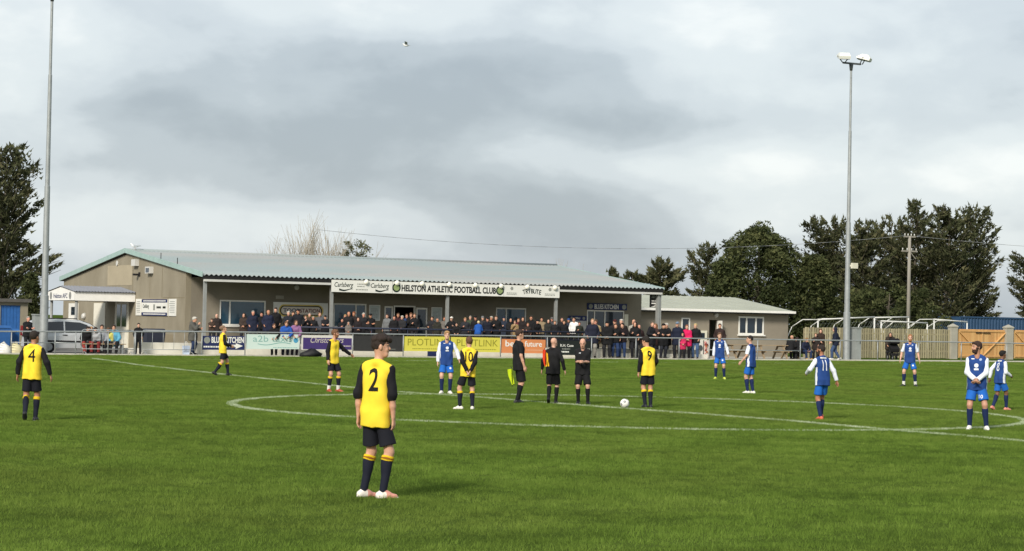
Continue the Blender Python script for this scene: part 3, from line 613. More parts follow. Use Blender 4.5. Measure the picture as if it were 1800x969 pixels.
btext(q, 'BLUES KITCHEN', 372, 428.5, 592, 603.5, WHITE, .03); p = q.pt(364, 598); MB().tube((p.x, q.y-.002, p.z), (p.x, q.y+.003, p.z), .15, .15, 16).build('badge', GREYP, q.o)
bdash(q, 358, 400, 609.5, .07, WHITE, 11); a = q.pt(402, 608); c = q.pt(427, 609)
MB().prism([(a.x, a.z-.06), (c.x-.35, a.z-.06), (c.x-.35, a.z-.14), (c.x, a.z), (c.x-.35, a.z+.12), (c.x-.35, a.z+.05), (a.x, a.z+.05)], 'y', q.y-.002, q.y+.003).build('arrow', WHITE, q.o)
q = advert('pale turquoise taxi advertising board with rounded lower case lettering on the barrier', 433, 527, (587.5, 588), (613.5, 614), LB)
btext(q, 'a2b taxis', 445, 513, 589.5, 601.5, TQ, -.004); p = q.pt(520, 598.5); MB().tube((p.x, q.y-.002, p.z), (p.x, q.y+.003, p.z), .12, .12, 16).build('blue_disc', mat('sky_blue_print', '#4f9fc4', .5, .05), q.o)
up = []; lo = []
for i in range(25):
    t = i/24; p = q.pt(453+58*t, 604.5+2.0*math.sin(t*6.3)); up.append((p.x, p.z+.018)); lo.append((p.x, p.z-.018))
MB().prism(up+lo[::-1], 'y', q.y, q.y+.003).build('wavy_line', TQ, q.o); bdash(q, 480, 523, 611, .03, TQ, 21)
q = advert('purple advertising board with white edge and script lettering on the barrier', 529.5, 619, (589, 590), (615, 615.5), mat('board_white', '#d9d5cd', .5, .05))
a, c = q.pt(533, 592.8), q.pt(618, 615); MB().box(a.x, c.x, q.y-.001, q.y+.003, c.z, a.z-.02).build('purple_panel', mat('purple_print', '#45356f', .5, .08), q.o)
q.y -= .004
LIL = mat('lilac_print', '#cfc5ba', .5, .1); btext(q, 'Christophers', 546, 604, 592.5, 606.5, LIL, .0, shear=.35); bdash(q, 603, 616, 608.5, .05, LIL, 31)
q = advert('plain charcoal advertising board on the barrier behind the nearest player', 621.5, 708, (589, 591), (617, 618.5), mat('charcoal_board', '#343333', .6, .08)); bdash(q, 676, 686, 611, .04, GREYP, 41); bdash(q, 684, 695, 614, .025, GREYP, 42)
YB = mat('yellow_board', '#d9d055', .5, .05, 1); OLV = mat('olive_print', '#8f8a2c', .6, .05)
for k, (p0, p1, a, c, lb, r_) in enumerate(((709.5, 791, 717, 789, 'yellow advertising board with thin olive capitals, right of the charcoal board', (591.5, 592, 617, 618)), (793, 879, 803, 875, 'yellow advertising board with thin olive capitals, left of the orange board', (592.5, 594, 618.5, 619.5)))):
    q = advert(lb, p0, p1, r_[:2], r_[2:], YB); btext(q, 'PLOTLINK', a, c, 595+k*1.5, 608+k*1.5, OLV, -.006); bdash(q, a+8, c-3, 613+k, .035, OLV, 50+k)
q = advert('orange advertising board with white lower case lettering behind the linesman', 881.5, 959, (596, 597.5), (620.5, 621.5), mat('orange_board', '#d98a58', .5, .05, 1))
btext(q, 'be', 888.5, 904, 598.5, 609.5, WHITE, .015); btext(q, 'future', 922.5, 952.5, 599.5, 610, WHITE, .012); bdash(q, 925, 955, 615.5, .05, mat('pale_orange', '#e3ab84', .5, .05), 61)
q = advert('black advertising board with white lettering between the referee and the flag carrier', 978, 1039, (598.5, 599.5), (624, 625), mat('blackish_green_board', '#1b211e', .6, .08))
btext(q, 'R.H. Case', 985, 1008, 605, 610, WHITE, .012); bdash(q, 988, 1002, 613.5, .06, GREYP, 71); bdash(q, 987, 1000, 618.5, .07, WHITE, 72); bdash(q, 1030, 1037, 613.5, .06, GREYP, 73)

# navy rail along the terrace edge
tr = thing('terrace_rail', 'dark navy handrail along the front edge of the terrace', 'handrail')
NR = mat('navy_steel', '#20263a', .5, .1)
MB().tube((13.0, 50.75, TZ+.80), (30.3, 50.75, TZ+.80), .045, .045, 8).build('rail', NR, tr); MB().tube((13.0, 50.75, TZ+.4), (30.3, 50.75, TZ+.4), .025, .025, 8).build('mid_rail', NR, tr)
for i in range(10): x = 13.0+i*1.92; MB().tube((x, 50.75, TZ), (x, 50.75, TZ+.78), .025, .025, 8).build('post', NR, tr)

# ---------------------------------------------------------------- floodlight masts
def mast(label, x, y, h, cab):
    z0 = gz(x, y); t = thing('floodlight_mast', label, 'floodlight', (x, y, z0), group='floodlight masts')
    b = MB(); prof = [(0, .19), (2.6, .185), (2.62, .15), (7.5, .125), (7.52, .105), (12.5, .085), (12.52, .068), (h, .058)]
    for (za, ra), (zb, rb_) in zip(prof[:-1], prof[1:]): b.tube((0, 0, za), (0, 0, zb), ra, rb_, 16, False)
    b.build('pole', GALV, t); b = MB(); b.box(-.28, .28, -.28, .28, 0, .05); b.build('base_plate', GALV, t)
    b = MB(); b.tube((0, 0, h-.35), (0, 0, h), .075, .12, 12); b.box(-.55, .65, -.05, .05, h, h+.09); b.build('crossarm', mat('dark_steel', '#4c5152', .5, .1), t)
    for sx, yw, w in ((-.55, R(-25), .62), (.72, R(42), .66)):
        l = thing('x', '', ''); C.objects.unlink(l); bpy.data.objects.remove(l)
        M = Matrix.Translation((sx*1.08, -.1, h+.30)) @ Matrix.Rotation(yw, 4, 'Z') @ Matrix.Rotation(R(14), 4, 'X')
        b = MB(); prof_ = [(-.36, -.02), (.36, .0), (.38, .08), (.1, .27), (-.2, .29), (-.38, .14)]
        vs = [M @ Vector((sg*w/2*(1 if k in (0, 1, 2, 5) else .8), u, v)) for sg in (-1, 1) for k, (u, v) in enumerate(prof_)]
        b.add(vs, [tuple(range(6)), tuple(range(11, 5, -1))]+[(i, 6+i, 6+(i+1) % 6, (i+1) % 6) for i in range(6)])
        lm = b.build('lamp_head', mat('lamp_white', '#e9e9e0', .4, .03), t)
        b = MB(); b.box(-w/2+.04, w/2-.04, -.33, .34, -.05, -.025, M); b.build('lens', mat('lamp_glass', '#3a3f40', .15, .1), lm)
        b = MB()
        for sg in (-1, 1): b.beam(M @ Vector((sg*(w/2+.03), 0, .1)), Vector((sx*(.8 if sg*sx < 0 else 1.05), 0, h+.05)), .04, .04)
        b.build('bracket', mat('dark_steel', '#4c5152'), lm)
    if cab:
        p = cab; b = MB(); b.box(.05, .42, -.36, -.2, p-.15, p+.15); b.box(.06, .2, -.2, .0, p-.05, p+.05); b.build('loudspeaker', mat('cream_paint', '#d6d2be'), t)
    return t
fx = ground(1488, 634); mast('grey steel floodlight mast on the right with two white lamps', 45.3, 50.85, 16.15, 5.15)
mast('grey steel floodlight mast on the left rising out of frame', .95, 51.2, 16.15, None)
CABM = mat('cabinet_grey', '#8b908e', .6, .1, 3)
def cabinet(label, x0, x1, y, h, d=.5):
    z = gz(x0, y)+.02; t = thing('switch_cabinet', label, 'cabinet', ((x0+x1)/2, y, z)); w = (x1-x0)/2
    MB().box(-w, w, -d/2, d/2, 0, h-.06).build('body', CABM, t); MB().box(-w-.03, w+.03, -d/2-.04, d/2+.03, h-.058, h).build('top', CABM, t)
    MB().box(-w+.04, w-.04, -d/2-.012, -d/2-.002, .1, h-.12).build('door', CABM, t); MB().box(w-.1, w-.07, -d/2-.03, -d/2-.013, h*.5, h*.6).build('handle', DARK, t)
cabinet('tall grey electrical cabinet beside the right floodlight mast', Xat(1497, 51.0), Xat(1505, 51.0)+.0, 51.0, 1.78, .9)
cabinet('grey electrical cabinet beside the left floodlight mast', Xat(58, 51.5), Xat(72, 51.5), 51.5, 1.75)

# ---------------------------------------------------------------- timber fence, gate posts, gates
TY = 57.0
WOOD = [mat('weathered_plank_%d' % i, c, .9, .16, 3., .3, stretch=(1, 1, .12)) for i, c in enumerate(('#a49b7c', '#9a9174', '#b0a686', '#8e866c'))]
fen = thing('timber_fence', 'weathered hit and miss timber fence between changing rooms and gates', 'fence')
FX0, FX1 = 47.0, Xat(1672, TY)
def fz(x): return gz(x, TY)
b = MB(); b.beam((FX0, TY+.03, fz(FX0)+.45), (FX1, TY+.03, fz(FX1)+.45), .05, .09); b.build('rail', WOOD[1], fen)
b = MB(); b.beam((FX0, TY+.03, fz(FX0)+1.45), (FX1, TY+.03, fz(FX1)+1.45), .05, .09); b.build('rail', WOOD[1], fen)
n = int((FX1-FX0)/.172); pl = [MB().box(-.058, .058, -.012, .012, 0, 1.72).mesh('plank') for _ in WOOD]
for i, me in enumerate(pl): me.materials.append(WOOD[i])
plb = [m_.copy() for m_ in pl]
for i in range(n):
    x = FX0+.08+i*.172; o = link('plank', pl[random.randrange(4)], None, fen); o.location = (x, TY-.012, fz(x)+.03+random.uniform(-.012, .02)); o.rotation_euler = (0, random.uniform(-.006, .006), 0)
    o = link('plank', pl[3 if random.random() < .6 else random.randrange(4)], None, fen); o.location = (x+.086, TY+.075, fz(x)+.03+random.uniform(-.02, .01))
for k in range(5):
    x = FX0+.1+k*(FX1-FX0-.2)/4; MB().box(x-.05, x+.05, TY+.09, TY+.19, fz(x)-.1, fz(x)+1.7).build('fence_post', WOOD[3], fen)
for k, (p0, p1, wh) in enumerate(((1672, 1683, 'left of the timber gates'), (1769, 1781, 'between the two timber gates'))):
    x0, x1 = Xat(p0, TY-.15), Xat(p1, TY-.15); z = fz(x0); b = MB()
    b.box(x0, x1, TY-.15, TY+.25, z-.1, z+1.98); b.build('x', None)
    C.objects.unlink(bpy.data.objects['x']); bpy.data.objects.remove(bpy.data.objects['x'])
    t = thing('gate_post', 'square concrete gate post with pyramid cap '+wh, 'post', ((x0+x1)/2, TY, z), group='concrete gate posts'); w = (x1-x0)/2
    MB().box(-w, w, -.17, .17, -.1, 1.9).build('shaft', CONC, t)
    b = MB(); b.add([(-w-.03, -.2, 1.9), (w+.03, -.2, 1.9), (w+.03, .2, 1.9), (-w-.03, .2, 1.9), (-w-.03, -.2, 1.97), (w+.03, -.2, 1.97), (w+.03, .2, 1.97), (-w-.03, .2, 1.97), (0, 0, 2.13)],
                    [(3, 2, 1, 0), (0, 1, 5, 4), (1, 2, 6, 5), (2, 3, 7, 6), (3, 0, 4, 7), (4, 5, 8), (5, 6, 8), (6, 7, 8), (7, 4, 8)]); b.build('cap', CONC, t)
NEWW = [mat('new_timber_%d' % i, c, .8, .12, 4., .2, stretch=(1, 1, .15)) for i, c in enumerate(('#c79a62', '#d0a56c', '#bd8f5a'))]
def gate(label, x0, x1, flip=False):
    z = fz(x0)+.08; H = 1.72; t = thing('timber_gate', label, 'gate', (x0, TY, z), group='timber gates'); W = x1-x0
    n = int(W/.125); w = W/n
    me = [MB().box(.004, w-.004, -.012, .012, 0, H).mesh('board') for _ in NEWW]
    for i in range(3): me[i].materials.append(NEWW[i])
    for i in range(n): o = link('board', me[random.randrange(3)], None, t); o.location = (i*w, .03, 0)
    for zz in (.12, .85, H-.1): MB().box(0, W, -.025, .015, zz-.05, zz+.05).build('ledge', NEWW[0], t)
    for x in (.05, W/2, W-.05): MB().box(x-.05, x+.05, -.03, .014, .001, H-.001).build('stile', NEWW[1], t)
    for a in (0, W/2):
        b = MB(); s = a > 0
        b.beam((a+.06, -.035, H-.15) if not s else (a+W/2-.06, -.035, H-.15), (a+W/2-.06, -.035, .15) if not s else (a+.06, -.035, .15), .04, .1, (0, 1, 0)); b.build('brace', NEWW[1], t)
    b = MB(); b.box(W*.36, W*.66, -.06, -.031, H-.22, H-.17); b.build('bolt', DARK, t)
gate('new orange timber gate with diagonal braces between concrete posts', Xat(1684, TY), Xat(1768.5, TY))
gate('new timber gate cut off by the right edge of the photo', Xat(1782, TY), Xat(1782, TY)+3.6)

# ---------------------------------------------------------------- stored goals behind the fence
GOALW = mat('goal_white', '#d6d6d0', .5, .05)
def goal(label, p0, p1, rows, y, dpt, bars):
    """white goal frame: crossbar from photo column p0 to p1, posts, bent back stays"""
    a = onY(p0, rows[0], y); c = onY(p1, rows[1], y); g = gz(a.x, y); t = thing('football_goal', label, 'goal', (a.x, y, g), group='goals stored behind the fence')
    W = c.x-a.x; za, zc = a.z-g, c.z-g; r = .042
    MB().tube((-.02, 0, za), (W+.02, 0, zc), r, r, 10).build('crossbar', GOALW, t)
    for x, z in ((0, za), (W, zc)): MB().tube((x, 0, 0), (x, 0, z-.061), r, r, 10).build('post', GOALW, t)
    for x, z in bars: 
        b = MB(); x *= W; zz = za+(zc-za)*x/W; b.path([(x, .05, zz), (x-.75*dpt, .5, zz-.02), (x-1.15*dpt, 1.0, zz-.45), (x-1.6*dpt, 1.6, .06)], .028, 8); b.build('back_stay', GOALW, t)
    nb = MB()
    for i in range(18):
        x = W*i/17; nb.tube((x, .06, za-.02), (x-.3, 1.6, .1), .006, .006, 4, False)
    for i in range(9): s = i/8; nb.tube((-.3*s, .06+1.54*s, za*(1-s)+.1*s), (W-.3*s, .06+1.54*s, zc*(1-s)+.1*s), .006, .006, 4, False)
    nb.build('net', mat('net_cord', '#9aa09a', .8, .1), t)['kind'] = 'stuff'
goal('white goal behind the fence, left of the floodlight mast', 1438, 1537, (562, 557.5), 59.5, 1., ((.0, 0), (.34, 0), (.75, 0)))
goal('white goal behind the fence, in front of the telegraph pole', 1537.5, 1597, (558.5, 557.5), 61, 1., ((.98, 0), (.3, 0)))
goal('low white small goal leaning behind the fence by the push chair', 1549, 1630, (564.5, 568), 58.6, .6, ((.5, 0), (.98, 0)))
goal('white goal behind the fence, nearest to the blue container', 1642, 1700, (561.5, 566), 59.8, 1., ((.02, 0), (.55, 0)))

# ---------------------------------------------------------------- blue container
CB = mat('container_blue', '#2b4867', .6, .14, 1.5)
p = onY(1691, 556, 72); t = thing('shipping_container', 'blue corrugated shipping container behind the timber gates', 'container', (p.x, 72, gz(p.x, 72)), R(2)); ch = p.z-gz(p.x, 72)
b = MB(); prof = []; x = 0
while x < 12.0: prof += [(x, 0), (x+.1, 0), (x+.14, .05), (x+.24, .05)]; x += .28
b.add([(u, v, .15) for u, v in prof]+[(u, v, ch-.1) for u, v in prof], [(i, i+1, len(prof)+i+1, len(prof)+i) for i in range(len(prof)-1)]); b.build('side_wall', CB, t)
MB().box(-.03, 12.1, -.03, .06, ch-.1, ch).build('top_rail', CB, t); MB().box(-.03, 12.1, .06, 2.4, ch-.06, ch-.03).build('roof', CB, t); MB().box(-.03, .03, .061, 2.4, .1, ch-.061).build('end_wall', CB, t); MB().box(-.03, 12.1, -.03, .06, 0, .15).build('bottom_rail', CB, t)

# ---------------------------------------------------------------- telegraph pole and cable
p = onY(1599, 415, 68); x = p.x; g = gz(x, 68); t = thing('telegraph_pole', 'weathered wooden telegraph pole with crossarms in front of the pines', 'pole', (x, 68, g)); h = p.z-g
TELE = mat('creosoted_pole', '#8f8a80', .9, .2, 3, stretch=(1, 1, .1))
MB().tube((0, 0, 0), (0, 0, h), .14, .10, 10).build('pole', TELE, t)
for zz, w in ((h-.05, .45), (h-1.0, .62)):
    a_ = MB().box(-w, w, -.06, .06, zz-.05, zz+.05).build('crossarm', TELE, t)
    for i in range(4): b = MB(); xx = -w+.06+i*(2*w-.12)/3; b.tube((xx, 0, zz+.05), (xx, 0, zz+.2), .035, .03, 8); b.build('insulator', mat('porcelain', '#d2d2cc', .3, .05), a_)
b = MB(); b.beam((0, -.08, h-1.05), (.45, -.08, h-1.5), .05, .05); b.build('strut', TELE, t)
b = MB(); q0 = Vector((x-.4, 68, g+h)); q1 = onY(560, 404, 78); pts_ = []
for i in range(25):
    s = i/24; v = q0.lerp(q1, s); v.z -= 1.0*4*s*(1-s); pts_.append(v)
b.path(pts_, .012, 5); tag(b.build('overhead_cable', mat('cable', '#85888a', .7, .05)), 'thin overhead cable running from the telegraph pole behind the clubhouse', 'cable')
b = MB(); q2 = Vector((x+40, 60, g+h+.5)); pts_ = []
for i in range(13): s = i/12; v = Vector((x+.4, 68, g+h)).lerp(q2, s); v.z -= .8*4*s*(1-s); pts_.append(v)
b.path(pts_, .012, 5); tag(b.build('overhead_cable', mat('cable', '#5b5d5e')), 'thin overhead cable leaving the telegraph pole to the right', 'cable')

# ---------------------------------------------------------------- parked car
def car():
    p = onY(56, 618, 51.6); g = gz(p.x, 52); t = thing('parked_car', 'silver people carrier parked side on beside the left floodlight mast', 'car', (p.x, 51.75, g+.02)); t.scale = (.96, 1, .90)
    SIL = mat('silver_car_paint', '#c3c6c7', .3, .05, 3, metal=.2); Wd = 1.76
    prof = [(0, .32), (.06, .75), (.0, 1.0), (.12, 1.28), (.28, 1.58), (.55, 1.66), (1.6, 1.71), (2.4, 1.66), (2.85, 1.50), (3.45, 1.10), (4.05, .98), (4.3, .78), (4.36, .5), (4.3, .3), (3.9, .26), (.4, .26)]
    n = len(prof); vs = []
    for s in range(5):
        w = (-.5, -.47, 0, .47, .5)[s]; k = (0., 1., 1., 1., 0.)[s]
        for (u, v) in prof:
            tum = max(0, (v-.95))*.22; y = w*Wd; y -= math.copysign(tum, w) if w else 0
            cx_, cz_ = 2.2, .8; e = 1 if k else .985
            vs.append((cx_+(u-cx_)*e, y+Wd/2, cz_+(v-cz_)*e))
    f = [tuple(range(n)), tuple(range(5*n-1, 4*n-1, -1))]+[(s*n+i, (s+1)*n+i, (s+1)*n+(i+1) % n, s*n+(i+1) % n) for s in range(4) for i in range(n)]
    MB().add(vs, f).build('body', SIL, t)
    GL = mat('car_glass', '#14181b', .05, .1, spec=.9)
    def side(poly, y, name, m):
        b = MB(); sg = -1 if y < Wd/2 else 1
        P = lambda u, v, o: (u, y-sg*max(0, v-.95)*.22+sg*(.012+o), v)
        k = len(poly); b.add([P(u, v, 0) for u, v in poly]+[P(u, v, -.03) for u, v in poly], [tuple(range(k)), tuple(range(2*k-1, k-1, -1))]+[(i, k+i, k+(i+1) % k, (i+1) % k) for i in range(k)]); return b.build(name, m, t)
    for y in (0, Wd):
        side([(.22, 1.08), (.38, 1.5), (.72, 1.55), (.72, 1.06)], y, 'quarter_window', GL); side([(.80, 1.06), (.80, 1.56), (1.55, 1.6), (1.55, 1.05)], y, 'side_window', GL); side([(1.63, 1.05), (1.63, 1.6), (2.35, 1.56), (2.7, 1.44), (2.86, 1.05)], y, 'side_window', GL); side([(2.95, 1.05), (2.8, 1.4), (3.25, 1.08)], y, 'quarter_window', GL)
        side([(.1, .58), (.1, .66), (4.1, .62), (4.1, .54)], y, 'rubbing_strip', DARK); side([(1.5, .9), (1.5, .94), (1.72, .94), (1.72, .9)], y, 'door_handle', DARK); side([(2.62, .9), (2.62, .94), (2.84, .94), (2.84, .9)], y, 'door_handle', DARK)
    MB().add([(2.5, .2, 1.655), (2.5, Wd-.2, 1.655), (3.42, Wd-.1, 1.14), (3.42, .1, 1.14), (2.92, .17, 1.48), (2.92, Wd-.17, 1.48)], [(0, 1, 5, 4), (4, 5, 2, 3)]).build('windscreen', GL, t)
    for y in (.16, Wd-.16): MB().tube((.5, y, 1.72), (2.2, y, 1.76), .02, .02, 8).build('roof_rail', DARK, t)
    for x in (.82, 3.5):
        for y in (.08, Wd-.08):
            sg = -1 if y < .5 else 1
            w_ = MB(); w_.tube((x, y-.1, .31), (x, y+.1, .31), .31, .31, 20); o = w_.build('wheel', mat('tyre', '#1c1c1c', .9, .1), t)
            b = MB(); yy = y+sg*.101; b.tube((x, yy, .31), (x, yy+sg*.015, .31), .2, .18, 14); b.build('rim', GALV, o)
    for y in (.2, Wd-.2): MB().box(4.22, 4.37, y-.16, y+.16, .72, .86).build('headlight', GALV, t)
    for y in (.12, Wd-.12): MB().box(-.02, .08, y-.1, y+.1, .85, 1.35).build('rear_light', mat('red_lens', '#7a1414', .3, .1), t)
    MB().box(2.75, 2.95, -.16, -.02, 1.02, 1.16).build('door_mirror', SIL, t)
car()

# ---------------------------------------------------------------- picnic tables, bins, barriers, bench
PW_ = [mat('picnic_timber_%d' % i, c, .9, .18, 5, .3, stretch=(.2, 1, 1)) for i, c in enumerate(('#a18e72', '#8f7d63'))]
def picnic(label, x, y, rz, L_=1.75):
    z = gz(x, y)+.014; t = thing('picnic_table', label, 'picnic table', (x, y, z), rz, 'picnic tables by the changing rooms')
    for i in range(5): MB().box(-L_/2, L_/2, -.36+.145*i, -.36+.145*i+.135, .72, .755).build('top_plank', PW_[i % 2], t)
    for s in (-1, 1):
        for k in range(2): y0 = s*.62+k*.14-.135; MB().box(-L_/2, L_/2, y0, y0+.13, .42, .455).build('seat_plank', PW_[k], t)
        for e in (-1, 1):
            xx = e*(L_/2-.28); b = MB(); b.beam((xx, s*.72, 0), (xx, s*.25, .719), .05, .1, (1, 0, 0)); b.build('leg', PW_[1], t)
    for e in (-1, 1):
        xx = e*(L_/2-.28)+.06; b = MB(); b.beam((xx, -.78, .38), (xx, .78, .38), .045, .08); b.build('bearer', PW_[1], t); b = MB(); b.beam((xx, -.34, .69), (xx, .34, .69), .045, .06); b.build('batten', PW_[1], t)
picnic('weathered picnic table nearest the changing room door', Xat(1296, 52.6), 52.6, R(4)); picnic('weathered picnic table in the middle of the row below the white window', Xat(1352, 52.2), 52.2, R(-3), 2.0); picnic('weathered picnic table with people sitting at it, nearest the timber fence', Xat(1402, 52.8), 52.8, R(6), 1.6)
for i, (px, lb, cm) in enumerate(((1231, 'white appliance panel with round grille standing beside the changing room door', '#d8d5cb'), (1241, 'poster board with pink and orange pattern beside the changing room door', '#d8cfc4'))):
    x = Xat(px, 54); z = gz(x, 54)+.014; t = thing('display_board' if i else 'appliance', lb, 'board' if i else 'appliance', (x, 54, z))
    MB().box(-.25 if not i else -.17, .25 if not i else .18, 0, .5 if not i else .06, 0, .95).build('panel', mat('appliance_%d' % i, cm, .5, .06), t)
    if i == 0: MB().tube((0, -.02, .52), (0, -.001, .52), .16, .16, 18).build('round_door', mat('appliance_dark', '#4c4f50', .3, .2), t)
    else:
        for k in range(7): MB().tube((random.uniform(-.1, .1), -.012, .2+.1*k), (random.uniform(-.1, .1), -.001, .2+.1*k+.03), .06, .06, 8).build('blotch', mat('blotch_%d' % (k % 3), ('#c98a84', '#b96d46', '#8d3f3a')[k % 3], .6, .2), t)
t = thing('meter_box', 'cream meter box fixed beside the changing room door', 'box', (Xat(1233, 58.5), 58.38, 1.05)); MB().box(-.3, .3, 0, .115, 0, .75).build('case', mat('cream_paint', '#d6d2be'), t); MB().box(-.13, .13, -.012, -.001, .3, .62).build('window', DGLASS, t)
def wheelie(label, px, y, col, h=1.0, w=.55, nm='wheelie_bin'):
    x = Xat(px, y); z = gz(x, y)+.02; t = thing(nm, label, 'bin', (x, y, z)); m = mat('bin_'+col, col, .55, .1)
    MB().hexa([(-w*.42, -.25, .06), (w*.42, -.25, .06), (w*.42, .2, .06), (-w*.42, .2, .06)], [(-w/2, -.33, h*.9), (w/2, -.33, h*.9), (w/2, .33, h*.9), (-w/2, .33, h*.9)]).build('body', m, t)
    MB().hexa([(-w/2-.02, -.36, h*.905), (w/2+.02, -.36, h*.905), (w/2+.02, .36, h*.905), (-w/2-.02, .36, h*.905)], [(-w*.45, -.3, h), (w*.45, -.3, h), (w*.45, .3, h), (-w*.45, .3, h)]).build('lid', m, t)
    for s in (-1, 1): MB().tube((s*w*.4-.03, .22, .1), (s*w*.4+.03, .22, .1), .1, .1, 10).build('wheel', DARK, t)
wheelie('large dark navy bin standing against the gable wall', 270, 54.6, '#2b2f3c', 1.15, .95); wheelie('blue recycling bin at the far left behind the barrier', 4, 54, '#2a5a94', 1.2, .6); wheelie('second blue recycling bin by the blue door', 20, 54.6, '#2f63a0', 1.05, .55)
for px, cm, lb in ((8, '#e0ded6', 'white sack lying at the foot of the blue bins'), (29, '#c9c19a', 'cream sack slumped against the barrier at the far left')):
    x = Xat(px, 51.2); b = MB(); n = 12
    for i in range(6):
        a0, a1 = i/6*1.57, (i+1)/6*1.57; b.tube((0, 0, .45*math.sin(a0)), (.04*i/6, 0, .45*math.sin(a1)), .3*math.cos(a0)+.03, .3*math.cos(a1)+.03, n, i == 5)
    o = b.build('sack', mat('sack_'+cm, cm, .8, .12)); o.location = (x, 51.2, gz(x, 51.2)+.012); tag(o, lb, 'sack')
def crowd_barrier(label, p0, p1, y):
    x0, x1 = Xat(p0, y), Xat(p1, y); z = gz(x0, y)+PZ; W = x1-x0; t = thing('crowd_barrier', label, 'barrier', (x0, y, z), group='portable crowd barriers')
    r = .02; b = MB(); pt = [(0, 0, .1)]+[(.15-.15*math.cos(a), 0, .93+.15*math.sin(a)) for a in np.linspace(0, 1.57, 5)]+[(W-.15+.15*math.sin(a), 0, .93+.15*math.cos(a)) for a in np.linspace(0, 1.57, 5)]+[(W, 0, .1)]
    b.path(pt, r, 8); b.build('frame', GALV, t); MB().tube((0, 0, .22), (W, 0, .22), .016, .016, 8).build('lower_rail', GALV, t)
    for s in (.15, W-.15): b = MB(); b.path([(s, -.3, .0), (s, 0, .12), (s, .3, .0)], .016, 6); b.build('foot', GALV, t)
    for k in range(1, int(W/.45)): x = W*k/int(W/.45); MB().tube((x, 0, .22), (x, 0, 1.07), .009, .009, 6).build('bar', GALV, t)
crowd_barrier('portable crowd barrier with rounded corners in front of the seated substitutes', 143, 236, 49.7); crowd_barrier('portable crowd barrier leaning on the railing near the gable wall', 249, 343, 49.75)
x = Xat(182, 50.25); t = thing('team_bench', 'low bench the substitutes sit on by the barrier', 'bench', (x, 50.25, gz(x, 50.25)+.04))
MB().box(-1.0, 1.0, -.17, .17, .42, .46).build('seat', PW_[0], t)
for s in (-.85, .85): MB().box(s-.03, s+.03, -.15, .15, 0, .419).build('leg', GALV, t)
t = thing('kit_bag', 'black holdall slumped on the grass below the purple board', 'bag', (Xat(545, 48.9), 48.8, gz(13, 48.8)+.03))
b = MB(); pr_ = [(-.5, 0), (-.42, .12), (-.1, .24), (.08, .33), (.3, .2), (.5, .12), (.45, 0)]
vs = [(u, y_*(.2 if k in (0, 6) else .26), v*(1 if y_ in (-.5, .5) else 1.12)) for y_ in (-1, -.5, .5, 1) for k, (u, v) in enumerate(pr_)]; vs = [(u, y_*.9, v*(.55 if abs(y_) > .19 and False else 1)) for u, y_, v in vs]
k = len(pr_); b.add(vs, [tuple(range(k)), tuple(range(4*k-1, 3*k-1, -1))]+[(s*k+i, (s+1)*k+i, (s+1)*k+(i+1) % k, s*k+(i+1) % k) for s in range(3) for i in range(k)], True); b.build('body', mat('black_nylon', '#1d1d1f', .6, .2), t)
b = MB(); b.path([(-.15, -.1, .2), (-.1, -.12, .34), (.05, -.12, .38), (.15, -.1, .28)], .014, 6); b.build('handle', mat('black_nylon', '#1d1d1f'), t)
# ================================================================ trees
def leaf_mat(name, c0, c1, c2, tr=.25):
    m = bpy.data.materials.new(name); m.use_nodes = True; t = m.node_tree; t.nodes.clear(); nn = t.nodes.new; lk = t.links.new
    at = nn('ShaderNodeAttribute'); at.attribute_name = 'tint'
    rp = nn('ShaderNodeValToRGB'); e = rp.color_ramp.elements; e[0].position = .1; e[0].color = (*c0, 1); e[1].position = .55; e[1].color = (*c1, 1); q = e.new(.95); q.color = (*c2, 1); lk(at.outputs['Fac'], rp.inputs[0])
    d = nn('ShaderNodeBsdfDiffuse'); tl = nn('ShaderNodeBsdfTranslucent'); lk(rp.outputs[0], d.inputs[0]); lk(rp.outputs[0], tl.inputs[0])
    mx = nn('ShaderNodeMixShader'); mx.inputs[0].default_value = tr; lk(d.outputs[0], mx.inputs[1]); lk(tl.outputs[0], mx.inputs[2])
    o = nn('ShaderNodeOutputMaterial'); lk(mx.outputs[0], o.inputs[0]); return m
PINE = leaf_mat('pine_needles', (.05, .06, .03), (.10, .105, .053), (.185, .17, .092))
BROAD = leaf_mat('evergreen_leaves', (.043, .055, .024), (.088, .102, .043), (.165, .168, .072))
IVY = leaf_mat('ivy_leaves', (.10, .11, .055), (.17, .17, .09), (.27, .26, .15))
BARK = mat('bark', '#6b6458', .95, .25, 4, .5, stretch=(1, 1, .2)); TWIG = mat('bare_twigs', '#b3ab9b', .95, .15, 4); BARKD = mat('dark_bark', '#4a443b', .95, .25, 4, .5, stretch=(1, 1, .2))
def leaf_cloud(cen, rad, n, size, tint0, flat_axis=None):
    """n small leaf sprays scattered through ellipsoids: cen (k,3), rad (k,3)"""
    k = rng.integers(0, len(cen), n); d = rng.normal(0, 1, (n, 3)); d /= np.linalg.norm(d, axis=1)[:, None]; r = rng.uniform(0, 1, n)**.42
    p = cen[k]+d*rad[k]*r[:, None]
    a = rng.normal(0, 1, (n, 3)); a[:, 2] *= .55; a = a+d*.5; a /= np.linalg.norm(a, axis=1)[:, None]
    b = np.cross(a, rng.normal(0, 1, (n, 3))); b /= np.linalg.norm(b, axis=1)[:, None]
    s = size*rng.uniform(.55, 1.5, n)[:, None]; w = s*rng.uniform(.28, .5, (n, 1))
    v = np.stack([p-b*w, p+a*s*.45-b*w*.1, p+a*s, p+b*w], 1).reshape(-1, 3)
    ti = np.clip(tint0[k]+rng.normal(0, .16, n)+.12*d[:, 2], 0, 1); return v, np.arange(4*n).reshape(n, 4), ti
